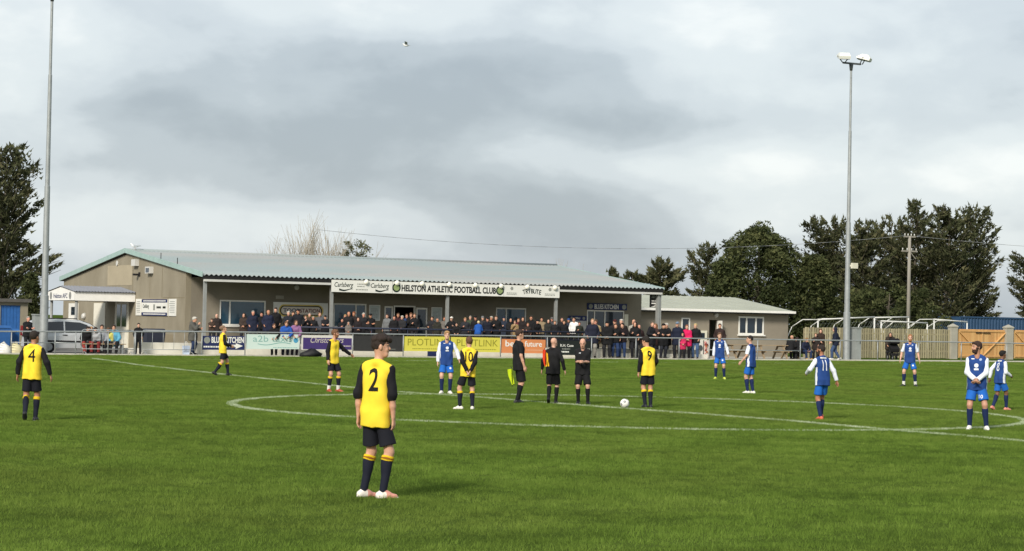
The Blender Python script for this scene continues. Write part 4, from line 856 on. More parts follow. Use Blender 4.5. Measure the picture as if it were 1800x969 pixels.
def spray_cloud(base, tip, wid, n, size, tint0):
    """needle sprays along boughs: base,tip (k,3), wid (k) half width at the middle; pointed at the tip"""
    ln = np.linalg.norm(tip-base, axis=1); pr = ln*wid; k = rng.choice(len(base), n, p=pr/pr.sum()); s = rng.uniform(.12, 1.0, n)**.8
    d = (tip-base)/ln[:, None]; up = np.array([0, 0, 1.]); lat = np.cross(d, up); lat /= np.linalg.norm(lat, axis=1)[:, None]+1e-6
    w = wid[k]*np.clip(1.25*np.sin(np.pi*np.clip(s, 0, 1)**1.25)**.7, .10, 1.2)
    p = base[k]+(tip-base)[k]*s[:, None]+lat[k]*(rng.normal(0, .5, n)*w)[:, None]+up*(rng.normal(.04, .13, n)*w+.20*s*s*ln[k]*.5)[:, None]
    a = d[k]*.9+lat[k]*rng.normal(0, .6, (n, 1))+up*rng.normal(.25, .4, (n, 1)); a /= np.linalg.norm(a, axis=1)[:, None]
    b = np.cross(a, rng.normal(0, 1, (n, 3))); b /= np.linalg.norm(b, axis=1)[:, None]; sz = size*rng.uniform(.5, 1.5, n)[:, None]; ww = sz*rng.uniform(.22, .42, (n, 1))
    v = np.stack([p-b*ww, p+a*sz*.45-b*ww*.1, p+a*sz, p+b*ww], 1).reshape(-1, 3)
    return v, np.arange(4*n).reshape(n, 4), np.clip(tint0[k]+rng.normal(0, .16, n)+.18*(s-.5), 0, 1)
def leaf_mesh(data):
    v, f, ti = data; m = np_mesh('crown', v, quads=f, smooth=False); a = m.attributes.new('tint', 'FLOAT', 'FACE'); a.data.foreach_set('value', ti.astype(np.float32)); return m
def limb(b, p, q, r0, r1, sag=.0, n=4):
    p = Vector(p); q = Vector(q); prev = p
    for i in range(1, n+1):
        s = i/n; v = p.lerp(q, s); v.z += sag*math.sin(s*math.pi)
        b.tube(prev, v, r0+(r1-r0)*(i-1)/n, r0+(r1-r0)*s, 6, False); prev = v
def tree(label, px, top, base, Y, env, pads=70, leaves=9000, size=.26, lean=0., kind='pine', m=None, thick=.34, bare=.15, prad=(.55, 1.15), bark=None, cat='tree', name='pine_tree', trunk_r=.2, lead=(0,), group='evergreen trees behind the buildings'):
    """env: list of (height fraction, half width left, half width right) in photo pixels at the tree's distance"""
    P = onY(px, base, Y); T = onY(px, top, Y); g = gz(P.x, Y); H = T.z-g; sc_ = (P-CAMP).dot(CF)/FPX
    t = thing(name, label, cat, (P.x, Y, g), 0, group)
    hs = [e[0] for e in env]; L_ = [e[1]*sc_ for e in env]; R_ = [e[2]*sc_ for e in env]
    tb = MB(); pt = [Vector((lean*s*s*H, .15*math.sin(s*5), s*H*.96)) for s in np.linspace(0, 1, 9)]
    for i in range(8): tb.tube(pt[i], pt[i+1], trunk_r*(1-i/8.6), trunk_r*(1-(i+1)/8.6), 8, False)
    cen = []; rad = []; tin = []; bs = []; tp = []; wd_ = []
    ga = rng.uniform(0, 6.28); ph0 = rng.uniform(0, 6.28)
    for i in range(pads):
        f = bare+(1-bare)*((i+.5)/pads)**.9; f = min(.985, f+rng.normal(0, .015))
        ga += 2.4+rng.normal(0, .3); c = math.cos(ga); w = np.interp(f, hs, R_ if c > 0 else L_); wd = np.interp(f, hs, [(a+b)/2 for a, b in zip(L_, R_)])
        rr = rng.uniform(.35, 1.0)**.6
        pr = rng.uniform(*prad)*(.55+.45*(1-f)); x = c*max(w-pr*.8, .05)*rr; y = math.sin(ga)*max(wd-pr*.6, .05)*rr*.9
        tx = lean*f*f*H; z = f*H+rng.normal(0, .12)
        cen.append((x+tx, y, z)); 
        if kind == 'pine': rad.append((pr*rng.uniform(.8, 1.25), pr*rng.uniform(.8, 1.2), pr*thick*rng.uniform(.7, 1.4)))
        else: rad.append((pr, pr, pr*rng.uniform(.7, .95)))
        tin.append(rng.uniform(.15, .62))
        if kind == 'pine':
            ww = math.hypot(x, y); lob = 1+.28*math.sin(2*ga+ph0+f*7)+.22*math.sin(f*23+ph0*2); ex = max(w, .12)*rng.uniform(.45, 1.15)*lob; yy = math.sin(ga)*max(wd, .1)*rng.uniform(.5, 1.)
            lx = lead[i % len(lead)]*sc_*max(0, f-.25)/.75; tx += lx
            s0 = max(.03, f-.05-.10*rng.uniform(0, 1)*min(1, ex/2)); b0 = (lean*s0*s0*H+lead[i % len(lead)]*sc_*max(0, s0-.25)/.75, 0, s0*H); tpz = f*H+rng.normal(-.05, .34)+.04*ex
            bs.append(b0); tp.append((c*ex+tx, yy, min(tpz, H*1.0+.1))); wd_.append(max(.2, min(.85, .32*ex+.2)*rng.uniform(.6, 1.3)))
            limb(tb, b0, tp[-1], .02+.05*(1-f)*trunk_r/.2, .01, -.1, 3)
        if kind != 'pine' and i % 4 == 0:
            s0 = max(.04, f-.10-.08*rr); limb(tb, (lean*s0*s0*H, 0, s0*H), (x+tx, y, z-pr*thick*.3), .02+.055*(1-f)*trunk_r/.2, .015, -.12, 3)
    tb.build('trunk', bark or BARK, t)
    if kind == 'pine':
        for l_ in lead:
            if l_: limb(tb, (lean*.06*H, 0, .25*H), (lean*H+l_*sc_, 0, H*.96), trunk_r*.6, .02, 0, 5)
        for q in range(5*len(lead)): l_ = lead[q % len(lead)]*sc_; q = q//len(lead); bs.append((lean*H*.8+l_*.85, 0, H*(.84+.03*q))); an = rng.uniform(0, 6.28); tp.append((lean*H+l_+.28*math.cos(an)*(5-q)/5, .28*math.sin(an)*(5-q)/5, H*(.93+.02*q))); wd_.append(.16); tin.append(.4)
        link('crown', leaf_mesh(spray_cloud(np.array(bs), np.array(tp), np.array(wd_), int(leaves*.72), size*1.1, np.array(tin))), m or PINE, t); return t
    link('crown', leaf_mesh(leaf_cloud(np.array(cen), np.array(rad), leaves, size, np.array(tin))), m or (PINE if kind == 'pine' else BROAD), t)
    return t
cone = [(0, 10, 10), (.15, 60, 60), (.4, 55, 55), (.7, 36, 36), (.9, 16, 16), (1, 3, 3)]
tree('big dark pine with layered branches at the left edge behind the shed', 2, 262, 600, 82, [(0, 40, 50), (.12, 70, 50), (.3, 90, 62), (.5, 80, 70), (.68, 70, 62), (.85, 55, 54), (1, 20, 24)], 150, 17000, .26, bare=.1, lead=(0, 22, -20))
tree('dense evergreen bush behind the shed and left floodlight mast', 52, 478, 600, 70, [(0, 18, 20), (.5, 24, 26), (.8, 17, 18), (1, 5, 5)], 30, 4500, .2, kind='broad', name='evergreen_bush', bare=.05, prad=(.4, .8), group='bushes')
# right hand row, from the clubhouse end
tree('small far pine tip showing over the right end of the clubhouse roof', 1074, 474, 600, 92, [(0, 4, 4), (.6, 10, 12), (.8, 12, 14), (1, 3, 3)], 26, 3500, .24)
tree('far low pine showing above the clubhouse eaves beside the round topped pine', 1108, 481, 600, 88, [(0, 8, 8), (.6, 20, 20), (.85, 20, 22), (1, 10, 10)], 32, 4500, .24, lead=(-8, 9))
tree('round topped pine standing behind the gap between the two buildings', 1162, 459, 600, 80, [(0, 8, 8), (.35, 30, 30), (.6, 38, 38), (.8, 34, 34), (.94, 22, 22), (1, 10, 10)], 80, 10500, .24, thick=.55, prad=(.5, .95), lead=(0, -9, 10))
tree('thin pine with wispy sideways branches left of the big evergreen', 1240, 432, 600, 84, [(0, 10, 10), (.3, 36, 34), (.55, 38, 34), (.75, 32, 32), (.9, 22, 22), (1, 8, 8)], 64, 8000, .24, lead=(0, -14, 16))
tree('broad dense evergreen tree with domed crown behind the changing rooms', 1330, 405, 600, 78, [(0, 70, 70), (.25, 88, 90), (.5, 88, 92), (.7, 80, 90), (.86, 64, 74), (.95, 40, 48), (1, 16, 18)], 140, 24000, .23, kind='broad', name='evergreen_tree', bare=.04, prad=(.8, 1.5), trunk_r=.28)
tree('lower leafy evergreen in front of the domed tree, above the white roof', 1265, 462, 600, 74, [(0, 26, 30), (.5, 36, 38), (.8, 28, 30), (1, 8, 8)], 44, 8000, .22, kind='broad', name='evergreen_tree', bare=.04, prad=(.6, 1.1))
tree('bushy evergreen filling the gap behind the goals and changing room corner', 1428, 455, 602, 76, [(0, 50, 50), (.4, 60, 58), (.75, 46, 48), (1, 16, 16)], 76, 13000, .22, kind='broad', name='evergreen_tree', bare=.04, prad=(.7, 1.3))
tree('tall dark evergreen with jagged top left of the floodlight mast', 1462, 384, 600, 84, [(0, 44, 44), (.3, 52, 52), (.6, 54, 52), (.8, 46, 46), (.93, 26, 24), (1, 10, 10)], 130, 19000, .25, bare=.08, lead=(0, -26, 22, -44))
tree('dark pine directly behind the right floodlight mast', 1520, 393, 600, 80, [(0, 38, 40), (.3, 46, 46), (.6, 46, 44), (.82, 36, 36), (.94, 18, 20), (1, 8, 8)], 110, 16000, .25, bare=.06, lead=(0, -20, 22))
tree('dark pine between the floodlight mast and the telegraph pole', 1562, 384, 600, 86, [(0, 34, 34), (.3, 44, 44), (.6, 44, 42), (.8, 36, 36), (.93, 20, 20), (1, 8, 8)], 96, 14000, .25, bare=.06, lead=(0, -16, 18))
tree('tall spired pine behind the telegraph pole', 1606, 358, 600, 82, [(0, 34, 34), (.3, 56, 54), (.55, 56, 54), (.75, 44, 44), (.88, 24, 24), (.94, 12, 14), (1, 4, 4)], 120, 16500, .25, bare=.08)
tree('broad pine with flat upper branches right of the telegraph pole', 1664, 370, 600, 78, [(0, 24, 30), (.25, 50, 54), (.5, 56, 56), (.75, 48, 52), (.9, 34, 38), (1, 14, 16)], 128, 18000, .25, bare=.12, lead=(0, -24, 20))
tree('open pine with bare lower trunk and wind swept right side above the blue container', 1708, 364, 600, 80, [(0, 8, 8), (.22, 34, 58), (.45, 46, 62), (.65, 42, 48), (.8, 38, 42), (.93, 24, 26), (1, 8, 10)], 118, 11500, .25, bare=.20, lead=(-14, 6, 32))
tree('spreading pine cut off by the right edge of the photo', 1822, 440, 600, 86, [(0, 8, 8), (.3, 46, 40), (.6, 54, 44), (.85, 44, 36), (1, 14, 12)], 70, 7500, .25, bare=.25, lead=(0, -22, 20))
tree('low scrub growing along the foot of the pines behind the goals', 1560, 510, 604, 74, [(0, 90, 110), (.5, 104, 124), (1, 70, 70)], 66, 10500, .22, kind='broad', name='evergreen_bush', bare=.02, prad=(.6, 1.1), group='bushes')
# bare winter shrubs behind the clubhouse roof
def bare_shrub(label, px0, px1, top, base, Y, stems, seed, hmap=None):
    r = random.Random(seed); P = onY((px0+px1)/2, base, Y); g = gz(P.x, Y); t = thing('bare_shrub', label, 'shrub', (P.x, Y, g), 0, 'bare winter shrubs'); s_ = (P-CAMP).dot(CF)/FPX
    b = MB(); W = (px1-px0)*s_; Ht = onY((px0+px1)/2, top, Y).z-g
    def grow(p, d, l, rad, lev):
        q = p+d*l; b.tube(p, q, rad, rad*.6, 4, False)
        if lev == 0: return
        for k in range(r.choice((2, 3, 3))):
            d2 = (d+Vector((r.gauss(0, .27), r.gauss(0, .27), r.uniform(.0, .3)))).normalized(); grow(p.lerp(q, r.uniform(.55, 1.)), d2, l*r.uniform(.5, .8), rad*.58, lev-1)
    for i in range(stems):
        u = r.uniform(-.5, .5); hh = (hmap(u) if hmap else 1)*Ht*.84; x = u*W
        grow(Vector((x*.8, r.uniform(-1.2, 1.2), 0)), Vector((x*.035+r.gauss(0, .06), r.gauss(0, .06), 1)).normalized(), hh*r.uniform(.5, .62), .05, 3)
    b.build('branches', TWIG, t)
bare_shrub('pale leafless shrub thicket showing above the middle of the clubhouse roof', 482, 612, 408, 600, 80, 58, 3, lambda u: .80+.22*math.cos(u*3.2))
bare_shrub('low leafless twigs at the left of the pale thicket behind the roof', 466, 505, 440, 600, 82, 12, 5)
bare_shrub('thin leafless twigs poking over the right part of the clubhouse roof', 950, 1022, 462, 600, 84, 7, 9)
tree('ivy clad bush at the right end of the leafless thicket behind the roof', 622, 427, 600, 79, [(0, 24, 24), (.6, 34, 34), (.85, 33, 35), (1, 24, 26)], 44, 2100, .15, kind='broad', m=IVY, name='ivy_bush', bare=.5, prad=(.35, .7), group='bushes')
# ================================================================ people: bodies and clothes grown from blended distance fields
class Field:
    def __init__(s, lo, hi, vox):
        s.lo = np.array(lo, float); s.v = vox; s.n = np.ceil((np.array(hi)-s.lo)/vox).astype(int)+1
        s.d = np.full(s.n, 9., np.float32); s.ax = [s.lo[i]+vox*np.arange(s.n[i]) for i in range(3)]
    def _sub(s, lo, hi):
        a = np.clip(np.floor((np.array(lo)-s.lo)/s.v).astype(int), 0, s.n); b = np.clip(np.ceil((np.array(hi)-s.lo)/s.v).astype(int)+1, 0, s.n)
        if np.any(b <= a): return None
        sl = tuple(slice(a[i], b[i]) for i in range(3)); g = np.meshgrid(*[s.ax[i][sl[i]] for i in range(3)], indexing='ij'); return sl, np.stack(g, -1)
    def _mix(s, sl, e, k, cuts, P):
        for n, h in cuts or (): e = np.maximum(e, P @ np.array(n, float)-h)
        a = s.d[sl]
        if k > 0: h = np.maximum(k-np.abs(a-e), 0)/k; s.d[sl] = np.minimum(a, e)-h*h*k*.25
        else: s.d[sl] = np.minimum(a, e)
    def cone(s, a, b, ra, rb, k=.03, cuts=None, flat=None):
        a = np.array(a, float); b = np.array(b, float); m = max(ra, rb)+k+2*s.v
        q = s._sub(np.minimum(a, b)-m, np.maximum(a, b)+m)
        if q is None: return
        sl, P = q; ba = b-a; l2 = ba @ ba+1e-9; w = P-a; t = np.clip((w @ ba)/l2, 0, 1)
        df = w-t[..., None]*ba
        if flat is not None: n, f = flat; n = np.array(n, float); df = df+(df @ n)[..., None]*n*(1/f-1)
        s._mix(sl, np.linalg.norm(df, axis=-1)-(ra+(rb-ra)*t), k, cuts, P)
    def ell(s, c, r, M=None, k=.03, cuts=None):
        c = np.array(c, float); r = np.array(r, float); m = r.max()+k+2*s.v; q = s._sub(c-m, c+m)
        if q is None: return
        sl, P = q; w = P-c
        if M is not None: w = w @ np.array(M)          # columns of M are the ellipsoid's axes
        k0 = np.linalg.norm(w/r, axis=-1); k1 = np.linalg.norm(w/(r*r), axis=-1)+1e-9
        s._mix(sl, k0*(k0-1)/k1, k, cuts, P)
    def cut(s, n, h): s.d = np.maximum(s.d, (np.stack(np.meshgrid(*s.ax, indexing='ij'), -1) @ np.array(n, float)-h).astype(np.float32))
    def wrinkle(s, amp, f, seed=0, axis=(0, 0, 1)):
        X, Y, Z = np.meshgrid(*s.ax, indexing='ij'); r = np.random.default_rng(seed); o = r.uniform(0, 6, 6)
        s.d += (amp*(np.sin(f*.8*Z+f*.9*X+2.2*np.sin(f*.3*X+o[0])+1.6*np.sin(f*.35*Y+o[1]))*.55+np.sin(f*1.3*X-f*.45*Z+o[2]+1.5*np.sin(f*.3*Z+o[4]))*.5*np.sin(f*.4*Y+f*.2*Z+o[3]))).astype(np.float32)
    def mesh(s, name='body'):
        d = s.d; ins = d < 0; n = d.shape
        c = [ins[i:n[0]-1+i, j:n[1]-1+j, k:n[2]-1+k] for i in (0, 1) for j in (0, 1) for k in (0, 1)]
        cnt = sum(x.astype(np.int8) for x in c); cells = np.argwhere((cnt > 0) & (cnt < 8))
        if len(cells) == 0: return None
        off = np.array([(i, j, k) for i in (0, 1) for j in (0, 1) for k in (0, 1)])
        val = np.stack([d[tuple((cells+o).T)] for o in off], 1); acc = np.zeros((len(cells), 3)); num = np.zeros(len(cells))
        for a in range(8):
            for b in range(a+1, 8):
                df = off[b]-off[a]
                if np.abs(df).sum() != 1: continue
                m = (val[:, a] < 0) != (val[:, b] < 0); t = val[m, a]/(val[m, a]-val[m, b]); acc[m] += off[a]+t[:, None]*df; num[m] += 1
        V = s.lo+(cells+acc/num[:, None])*s.v
        idx = np.full(tuple(np.array(n)-1), -1, np.int32); idx[tuple(cells.T)] = np.arange(len(cells)); F = []
        for ax in range(3):
            u, w = [(1, 2), (2, 0), (0, 1)][ax]; lo = [slice(None)]*3; hi = [slice(None)]*3; lo[ax] = slice(0, -1); hi[ax] = slice(1, None)
            A, B = ins[tuple(lo)], ins[tuple(hi)]; e = np.argwhere(A != B); e = e[(e[:, u] > 0) & (e[:, w] > 0) & (e[:, u] < n[u]-1) & (e[:, w] < n[w]-1)]
            fl = A[tuple(e.T)]; eu = np.eye(3, dtype=int)[u]; ew = np.eye(3, dtype=int)[w]
            q = np.stack([idx[tuple((e-eu-ew).T)], idx[tuple((e-ew).T)], idx[tuple(e.T)], idx[tuple((e-eu).T)]], 1)
            q[~fl] = q[~fl][:, ::-1]; F.append(q)
        return np_mesh(name, V, quads=np.concatenate(F))
def nrm(v): v = np.array(v, float); return v/(np.linalg.norm(v)+1e-9)
def rotz(a): c, s_ = math.cos(a), math.sin(a); return np.array([[c, -s_, 0], [s_, c, 0], [0, 0, 1.]])
def rotx(a): c, s_ = math.cos(a), math.sin(a); return np.array([[1, 0, 0], [0, c, -s_], [0, s_, c.real]])
def roty(a): c, s_ = math.cos(a), math.sin(a); return np.array([[c, 0, s_], [0, 1, 0], [-s_, 0, c]])
def ik(S, W, l1, l2, hint):
    S = np.array(S, float); W = np.array(W, float); d = W-S; L_ = np.linalg.norm(d)
    if L_ > (l1+l2)*.995: W = S+d/L_*(l1+l2)*.995; d = W-S; L_ = np.linalg.norm(d)
    a = (l1*l1-l2*l2+L_*L_)/(2*L_); h = math.sqrt(max(l1*l1-a*a, 1e-6)); u = d/L_; v = np.array(hint, float); v = nrm(v-(v @ u)*u); return S+u*a+v*h, W
ARMS = dict(hang=(.085, .03, -.52), loose=(.15, .03, -.495), behind=(-.12, -.19, -.47), front=(-.135, .235, -.40), hip=(.06, .03, -.37), crossed=(-.24, .22, -.22), point=(.42, .18, -.33), write=(-.10, .30, -.27), pocket=(.05, .12, -.44), cup=(-.06, .29, -.20), phone=(-.10, .26, .0), fwd=(-.02, .26, -.36), back=(.10, -.16, -.48), rail=(-.04, .34, -.33), swing=(.08, .2, -.45), wave=(.1, .25, -.28), flag=(.06, .0, -.52))
HINT = dict(behind=(.9, -.6, 0), hip=(1, -.35, 0), crossed=(.6, -.2, -1), front=(.9, -.5, -.3), phone=(.5, 0, -1), point=(.2, -.3, -1), rail=(.8, -.5, -.4))
def skel(p):
    J = {}; lean, tw, sl = R(p.get('lean', 0)), R(p.get('twist', 0)), R(p.get('side', 0))
    fl = np.array(p.get('footL', (-.115, 0, .075)), float); fr = np.array(p.get('footR', (.115, 0, .075)), float)
    reach = .845*p.get('leg', 1.); hipz = .955
    for f, sx in ((fl, -1), (fr, 1)):
        hz = math.sqrt(max(reach**2-(f[0]-sx*.09)**2-f[1]**2, .04)); hipz = min(hipz, f[2]+hz)
    hipz = p.get('hipz', hipz); yoff = p.get('hipy', 0.)
    pel = np.array([0, yoff, hipz]); J['pel'] = pel; Rt = rotx(-lean) @ roty(sl)
    T = Rt @ rotz(-tw); J['T'] = T; J['Rp'] = Rt
    J['hipL'] = pel+np.array([-.083, 0, -.01]); J['hipR'] = pel+np.array([.083, 0, -.01])
    J['waist'] = pel+Rt @ [0, .0, .16]; J['chest'] = pel+Rt @ [0, .0, .36]; sh = pel+Rt @ [0, -.008, .485]
    J['shL'] = sh+T @ [-.162, 0, 0]; J['shR'] = sh+T @ [.162, 0, 0]; J['neck'] = sh+Rt @ [0, .008, .05]
    hy, hp, hr = R(p.get('hyaw', 0)), R(p.get('hpitch', 0)), R(p.get('hroll', 0))
    Hm = rotz(-hy) @ rotx(-hp) @ roty(hr); J['H'] = Hm; J['head'] = J['neck']+Rt @ [0, .022, .075]+Hm @ [0, .012, .105]
    for s, sx, w in (('L', -1, p.get('armL', 'hang')), ('R', 1, p.get('armR', 'hang'))):
        hint = HINT.get(w, (.35, -1, 0)) if isinstance(w, str) else (.6, -1, 0); w = ARMS[w] if isinstance(w, str) else w
        W = J['sh'+s]+T @ (np.array([sx, 1, 1])*w); J['el'+s], J['wr'+s] = ik(J['sh'+s], W, .285, .25, T @ (np.array([sx, 1, 1])*hint))
    for s, f, sx in (('L', fl, -1), ('R', fr, 1)):
        ty = R(p.get('toe'+s, 8*1)); td = np.array([sx*math.sin(ty), math.cos(ty), 0]); J['toe'+s] = td
        J['kn'+s], J['an'+s] = ik(J['hip'+s], f, .425*p.get('leg', 1.)+.0, .425*p.get('leg', 1.), td+np.array([sx*.1, .2, 0]))
        J['heel'+s] = p.get('heel'+s, 0.)
    return J
BB = (np.array([-.62, -.66, -.03]), np.array([.62, .66, 1.86]))
def bounds(J, pad=.16):
    P = np.array([J[k] for k in J if k not in ('T', 'H', 'Rp', 'toeL', 'toeR', 'heelL', 'heelR')]); lo, hi = P.min(0)-pad, P.max(0)+pad; lo[2] = -.02; hi[2] += .06
    lo[1] -= .1; hi[1] += .14; lo[:2] -= .04; hi[:2] += .04; return lo, hi
def torso(F, J, g=0., k=.06, cuts=None, build=1., belly=0.):
    T, Rp = J['T'], J['Rp']
    for s, sx in (('L', -1), ('R', 1)):
        F.cone(J['hip'+s]+[-sx*.012, -.012, .02], J['waist']+Rp @ [sx*.052, 0, 0], .100*build+g, .088*build+g, k, cuts)
        F.cone(J['waist']+Rp @ [sx*.052, 0, 0], J['chest']+T @ [sx*.066, .0, .02], .088*build+g, .100*build+g, k, cuts)
        F.cone(J['chest']+T @ [sx*.066, -.005, .02], J['sh'+s]+T @ [-sx*.045, -.005, -.025], .098*build+g, .058+g, k, cuts)
        F.cone(J['sh'+s]+T @ [-sx*.01, 0, -.008], J['neck']+T @ [sx*.028, -.018, .012], .044+g*.8, .040+g*.6, k*.7, cuts)
    if belly: F.ell(J['waist']+Rp @ [0, .06, 0], (.13+g, .12*belly+g, .16), k=.08, cuts=cuts)
def hand(F, J, s, vox):
    sx = -1 if s == 'L' else 1; d = nrm(J['wr'+s]-J['el'+s]); T = J['T']; inw = T @ [-sx, 0, 0]; n = nrm(inw-(inw @ d)*d+1e-6); fw = nrm(np.cross(d, n))*(1 if np.cross(d, n) @ (T @ [0, 1, 0]) > 0 else -1)
    W = J['wr'+s]; rr = max(.0088, vox*.62); g = J.get('grip'+s, .35)
    F.cone(W, W+d*.075+fw*.012, .023, .030, .02, flat=(n, .55)); F.cone(W+d*.02, W+d*.08-fw*.016, .022, .026, .02, flat=(n, .55))
    for i, (o, l) in enumerate(((.030, .070), (.010, .078), (-.010, .072), (-.029, .056))):
        a = W+d*.082+fw*o; c1 = nrm(d+n*g*.6); b = a+c1*l*.5; c2 = nrm(d*(1-g*.6)+n*g*1.7); e = b+c2*l*.5
        F.cone(a, b, rr*1.05, rr, .006); F.cone(b, e, rr, rr*.85, .004)
    a = W+d*.028+fw*.028; b = a+nrm(d*.75+fw*.65+n*.3)*.042; e = b+nrm(d+n*.35)*.034; F.cone(a, b, rr*1.3, rr*1.15, .012); F.cone(b, e, rr*1.1, rr*.9, .004)
def head_sdf(F, J, vox, beard=False):
    H, c = J['H'], J['head']; P = lambda x, y, z: c+H @ [x, y, z]
    F.ell(P(0, -.012, .03), (.075, .095, .09), H, .02); F.ell(P(0, .022, -.035), (.058, .07, .085), H, .035)
    F.cone(P(-.022, .06, -.085), P(.022, .06, -.085), .028, .028, .03)
    F.cone(P(0, .088, .012), P(0, .108, -.022), .009, .014, .014); F.cone(P(-.03, .084, .03), P(.03, .084, .03), .011, .011, .016)
    for sx in (-1, 1): F.ell(P(sx*.077, -.008, -.005), (.010, .02, .032), H, .008); F.ell(P(sx*.034, .066, -.03), (.022, .02, .02), H, .02)
    F.cone(P(-.016, .092, -.052), P(.016, .092, -.052), .010, .010, .008)
    F.cone(J['neck']+J['Rp'] @ [0, .012, -.015], P(0, -.014, -.06), .048, .050, .03)
def leg_sdf(F, J, s, g=0., k=.03, cuts=None):
    h, kn, an = J['hip'+s], J['kn'+s], J['an'+s]; sx = -1 if s == 'L' else 1
    F.cone(h+[0, -.005, -.02], kn, .084+g, .054+g, k, cuts); F.cone(kn, an, .052+g, .036+g, k, cuts)
    td = J['toe'+s]; m = kn*.68+an*.32; F.ell(m-td*.022, np.array((.047, .047, .12))+g, None, .03, cuts)
def foot_sdf(F, J, s, g=0., sole=True):
    an, td = J['an'+s], J['toe'+s]; hl = R(J['heel'+s]); a = an-[0, 0, .03]
    dn = nrm(td*math.cos(hl)-np.array([0, 0, 1])*math.sin(hl)); up = nrm(np.array([0, 0, 1])*math.cos(hl)+td*math.sin(hl)); lat = np.cross(dn, up)
    q = an-up*.045
    F.cone(q-dn*.045, q+dn*.06, .034+g, .035+g, .02); F.cone(q+dn*.05-up*.004, q+dn*.14-up*.012, .037+g, .024+g, .02, flat=(up, .8)); F.cone(an+up*.0, q+dn*.055, .034+g, .03+g, .02)
    if sole: F.cone(q-dn*.048-up*.026, q+dn*.145-up*.026, .033+g, .03+g, .008, flat=(up, .35))
def make_body(p, vox):
    J = skel(p); lo, hi = bounds(J); F = Field(lo, hi, vox)
    torso(F, J, -.012, build=p.get('build', .93), belly=p.get('belly', 0.))
    F.cone(J['hipL'], J['hipR'], .09, .09, .05)
    for s in 'LR':
        leg_sdf(F, J, s); foot_sdf(F, J, s, -.009, False)
        F.cone(J['sh'+s], J['el'+s], .044, .038, .03); F.cone(J['el'+s], J['wr'+s]*.5+J['el'+s]*.5, .037, .034, .02); F.cone(J['wr'+s]*.5+J['el'+s]*.5, J['wr'+s], .034, .024, .02); hand(F, J, s, vox)
    head_sdf(F, J, vox); return F.mesh('person'), J, (lo, hi)
def hair_mesh(J, style, vox, seed=0):
    H, c = J['H'], J['head']; P = lambda x, y, z: c+H @ [x, y, z]; F = Field(c-.26 if style == 'long' else c-.2, c+.2, vox*.8)
    up = H @ [0, 0, 1]; fw = H @ [0, 1, 0]
    def pl(n, pt): n = H @ nrm(n); return (n, n @ P(*pt))
    line = pl((0, .8, -.6), (0, .052, .045))                 # hairline: keeps what lies behind and above it
    g = dict(short=.010, crop=.006, curly=.026, quiff=.014, long=.016, cap=.014, beanie=.018, hood=.03)[style]
    if style in ('short', 'crop', 'quiff', 'curly', 'long'):
        gs_ = .004 if style in ('curly', 'quiff') else g
        F.ell(P(0, -.014, .034), np.array((.075, .095, .09))+gs_, H, .02, cuts=[line, pl((0, .35, -1), (0, -.05, -.045))])
        if style == 'short': F.cone(P(-.04, .055, .085), P(.04, .058, .085), .028, .028, .02)
        if style in ('quiff', 'curly'):
            r = np.random.default_rng(seed)
            for i in range(64 if style == 'curly' else 14):
                a = r.uniform(0, 6.28); rr = r.uniform(0, 1)**.5; q_ = 1.12 if style == 'curly' else 1.; F.ell(P(.066*q_*rr*math.cos(a), .095*q_*rr*math.sin(a)+.006, .112*(1.08 if q_ > 1 else 1)-.05*rr*rr), np.full(3, r.uniform(.014, .03)*q_), None, .008)
        if style == 'long':
            for sx in (-1, 0, 1): F.cone(P(sx*.055, -.065, .02), P(sx*.075, -.06-.03*(sx == 0), -.2), .042, .036, .03)
    elif style in ('cap', 'beanie', 'hood'):
        if style == 'hood':
            F.ell(P(0, -.025, .02), np.array((.085, .10, .112))+.012, H, .02, cuts=[pl((0, 1, .12), (0, .06, 0))]); F.cone(P(-.06, -.04, -.12), P(.06, -.04, -.12), .075, .075, .05, cuts=[pl((0, 1, .1), (0, .05, -.1))])
        else:
            F.ell(P(0, -.010, .036), np.array((.076, .097, .092))+g, H, .02, cuts=[pl((0, .12, -1), (0, 0, .038 if style == 'cap' else .018))])
            if style == 'cap': F.cone(P(-.035, .10, .05), P(.035, .10, .05), .04, .04, .0, flat=(up, .22)); F.cone(P(-.03, .13, .045), P(.03, .13, .045), .035, .035, .01, flat=(up, .2))
    if style not in ('cap', 'beanie', 'hood'): F.wrinkle(.0025, 130, seed)
    return F.mesh('hair')
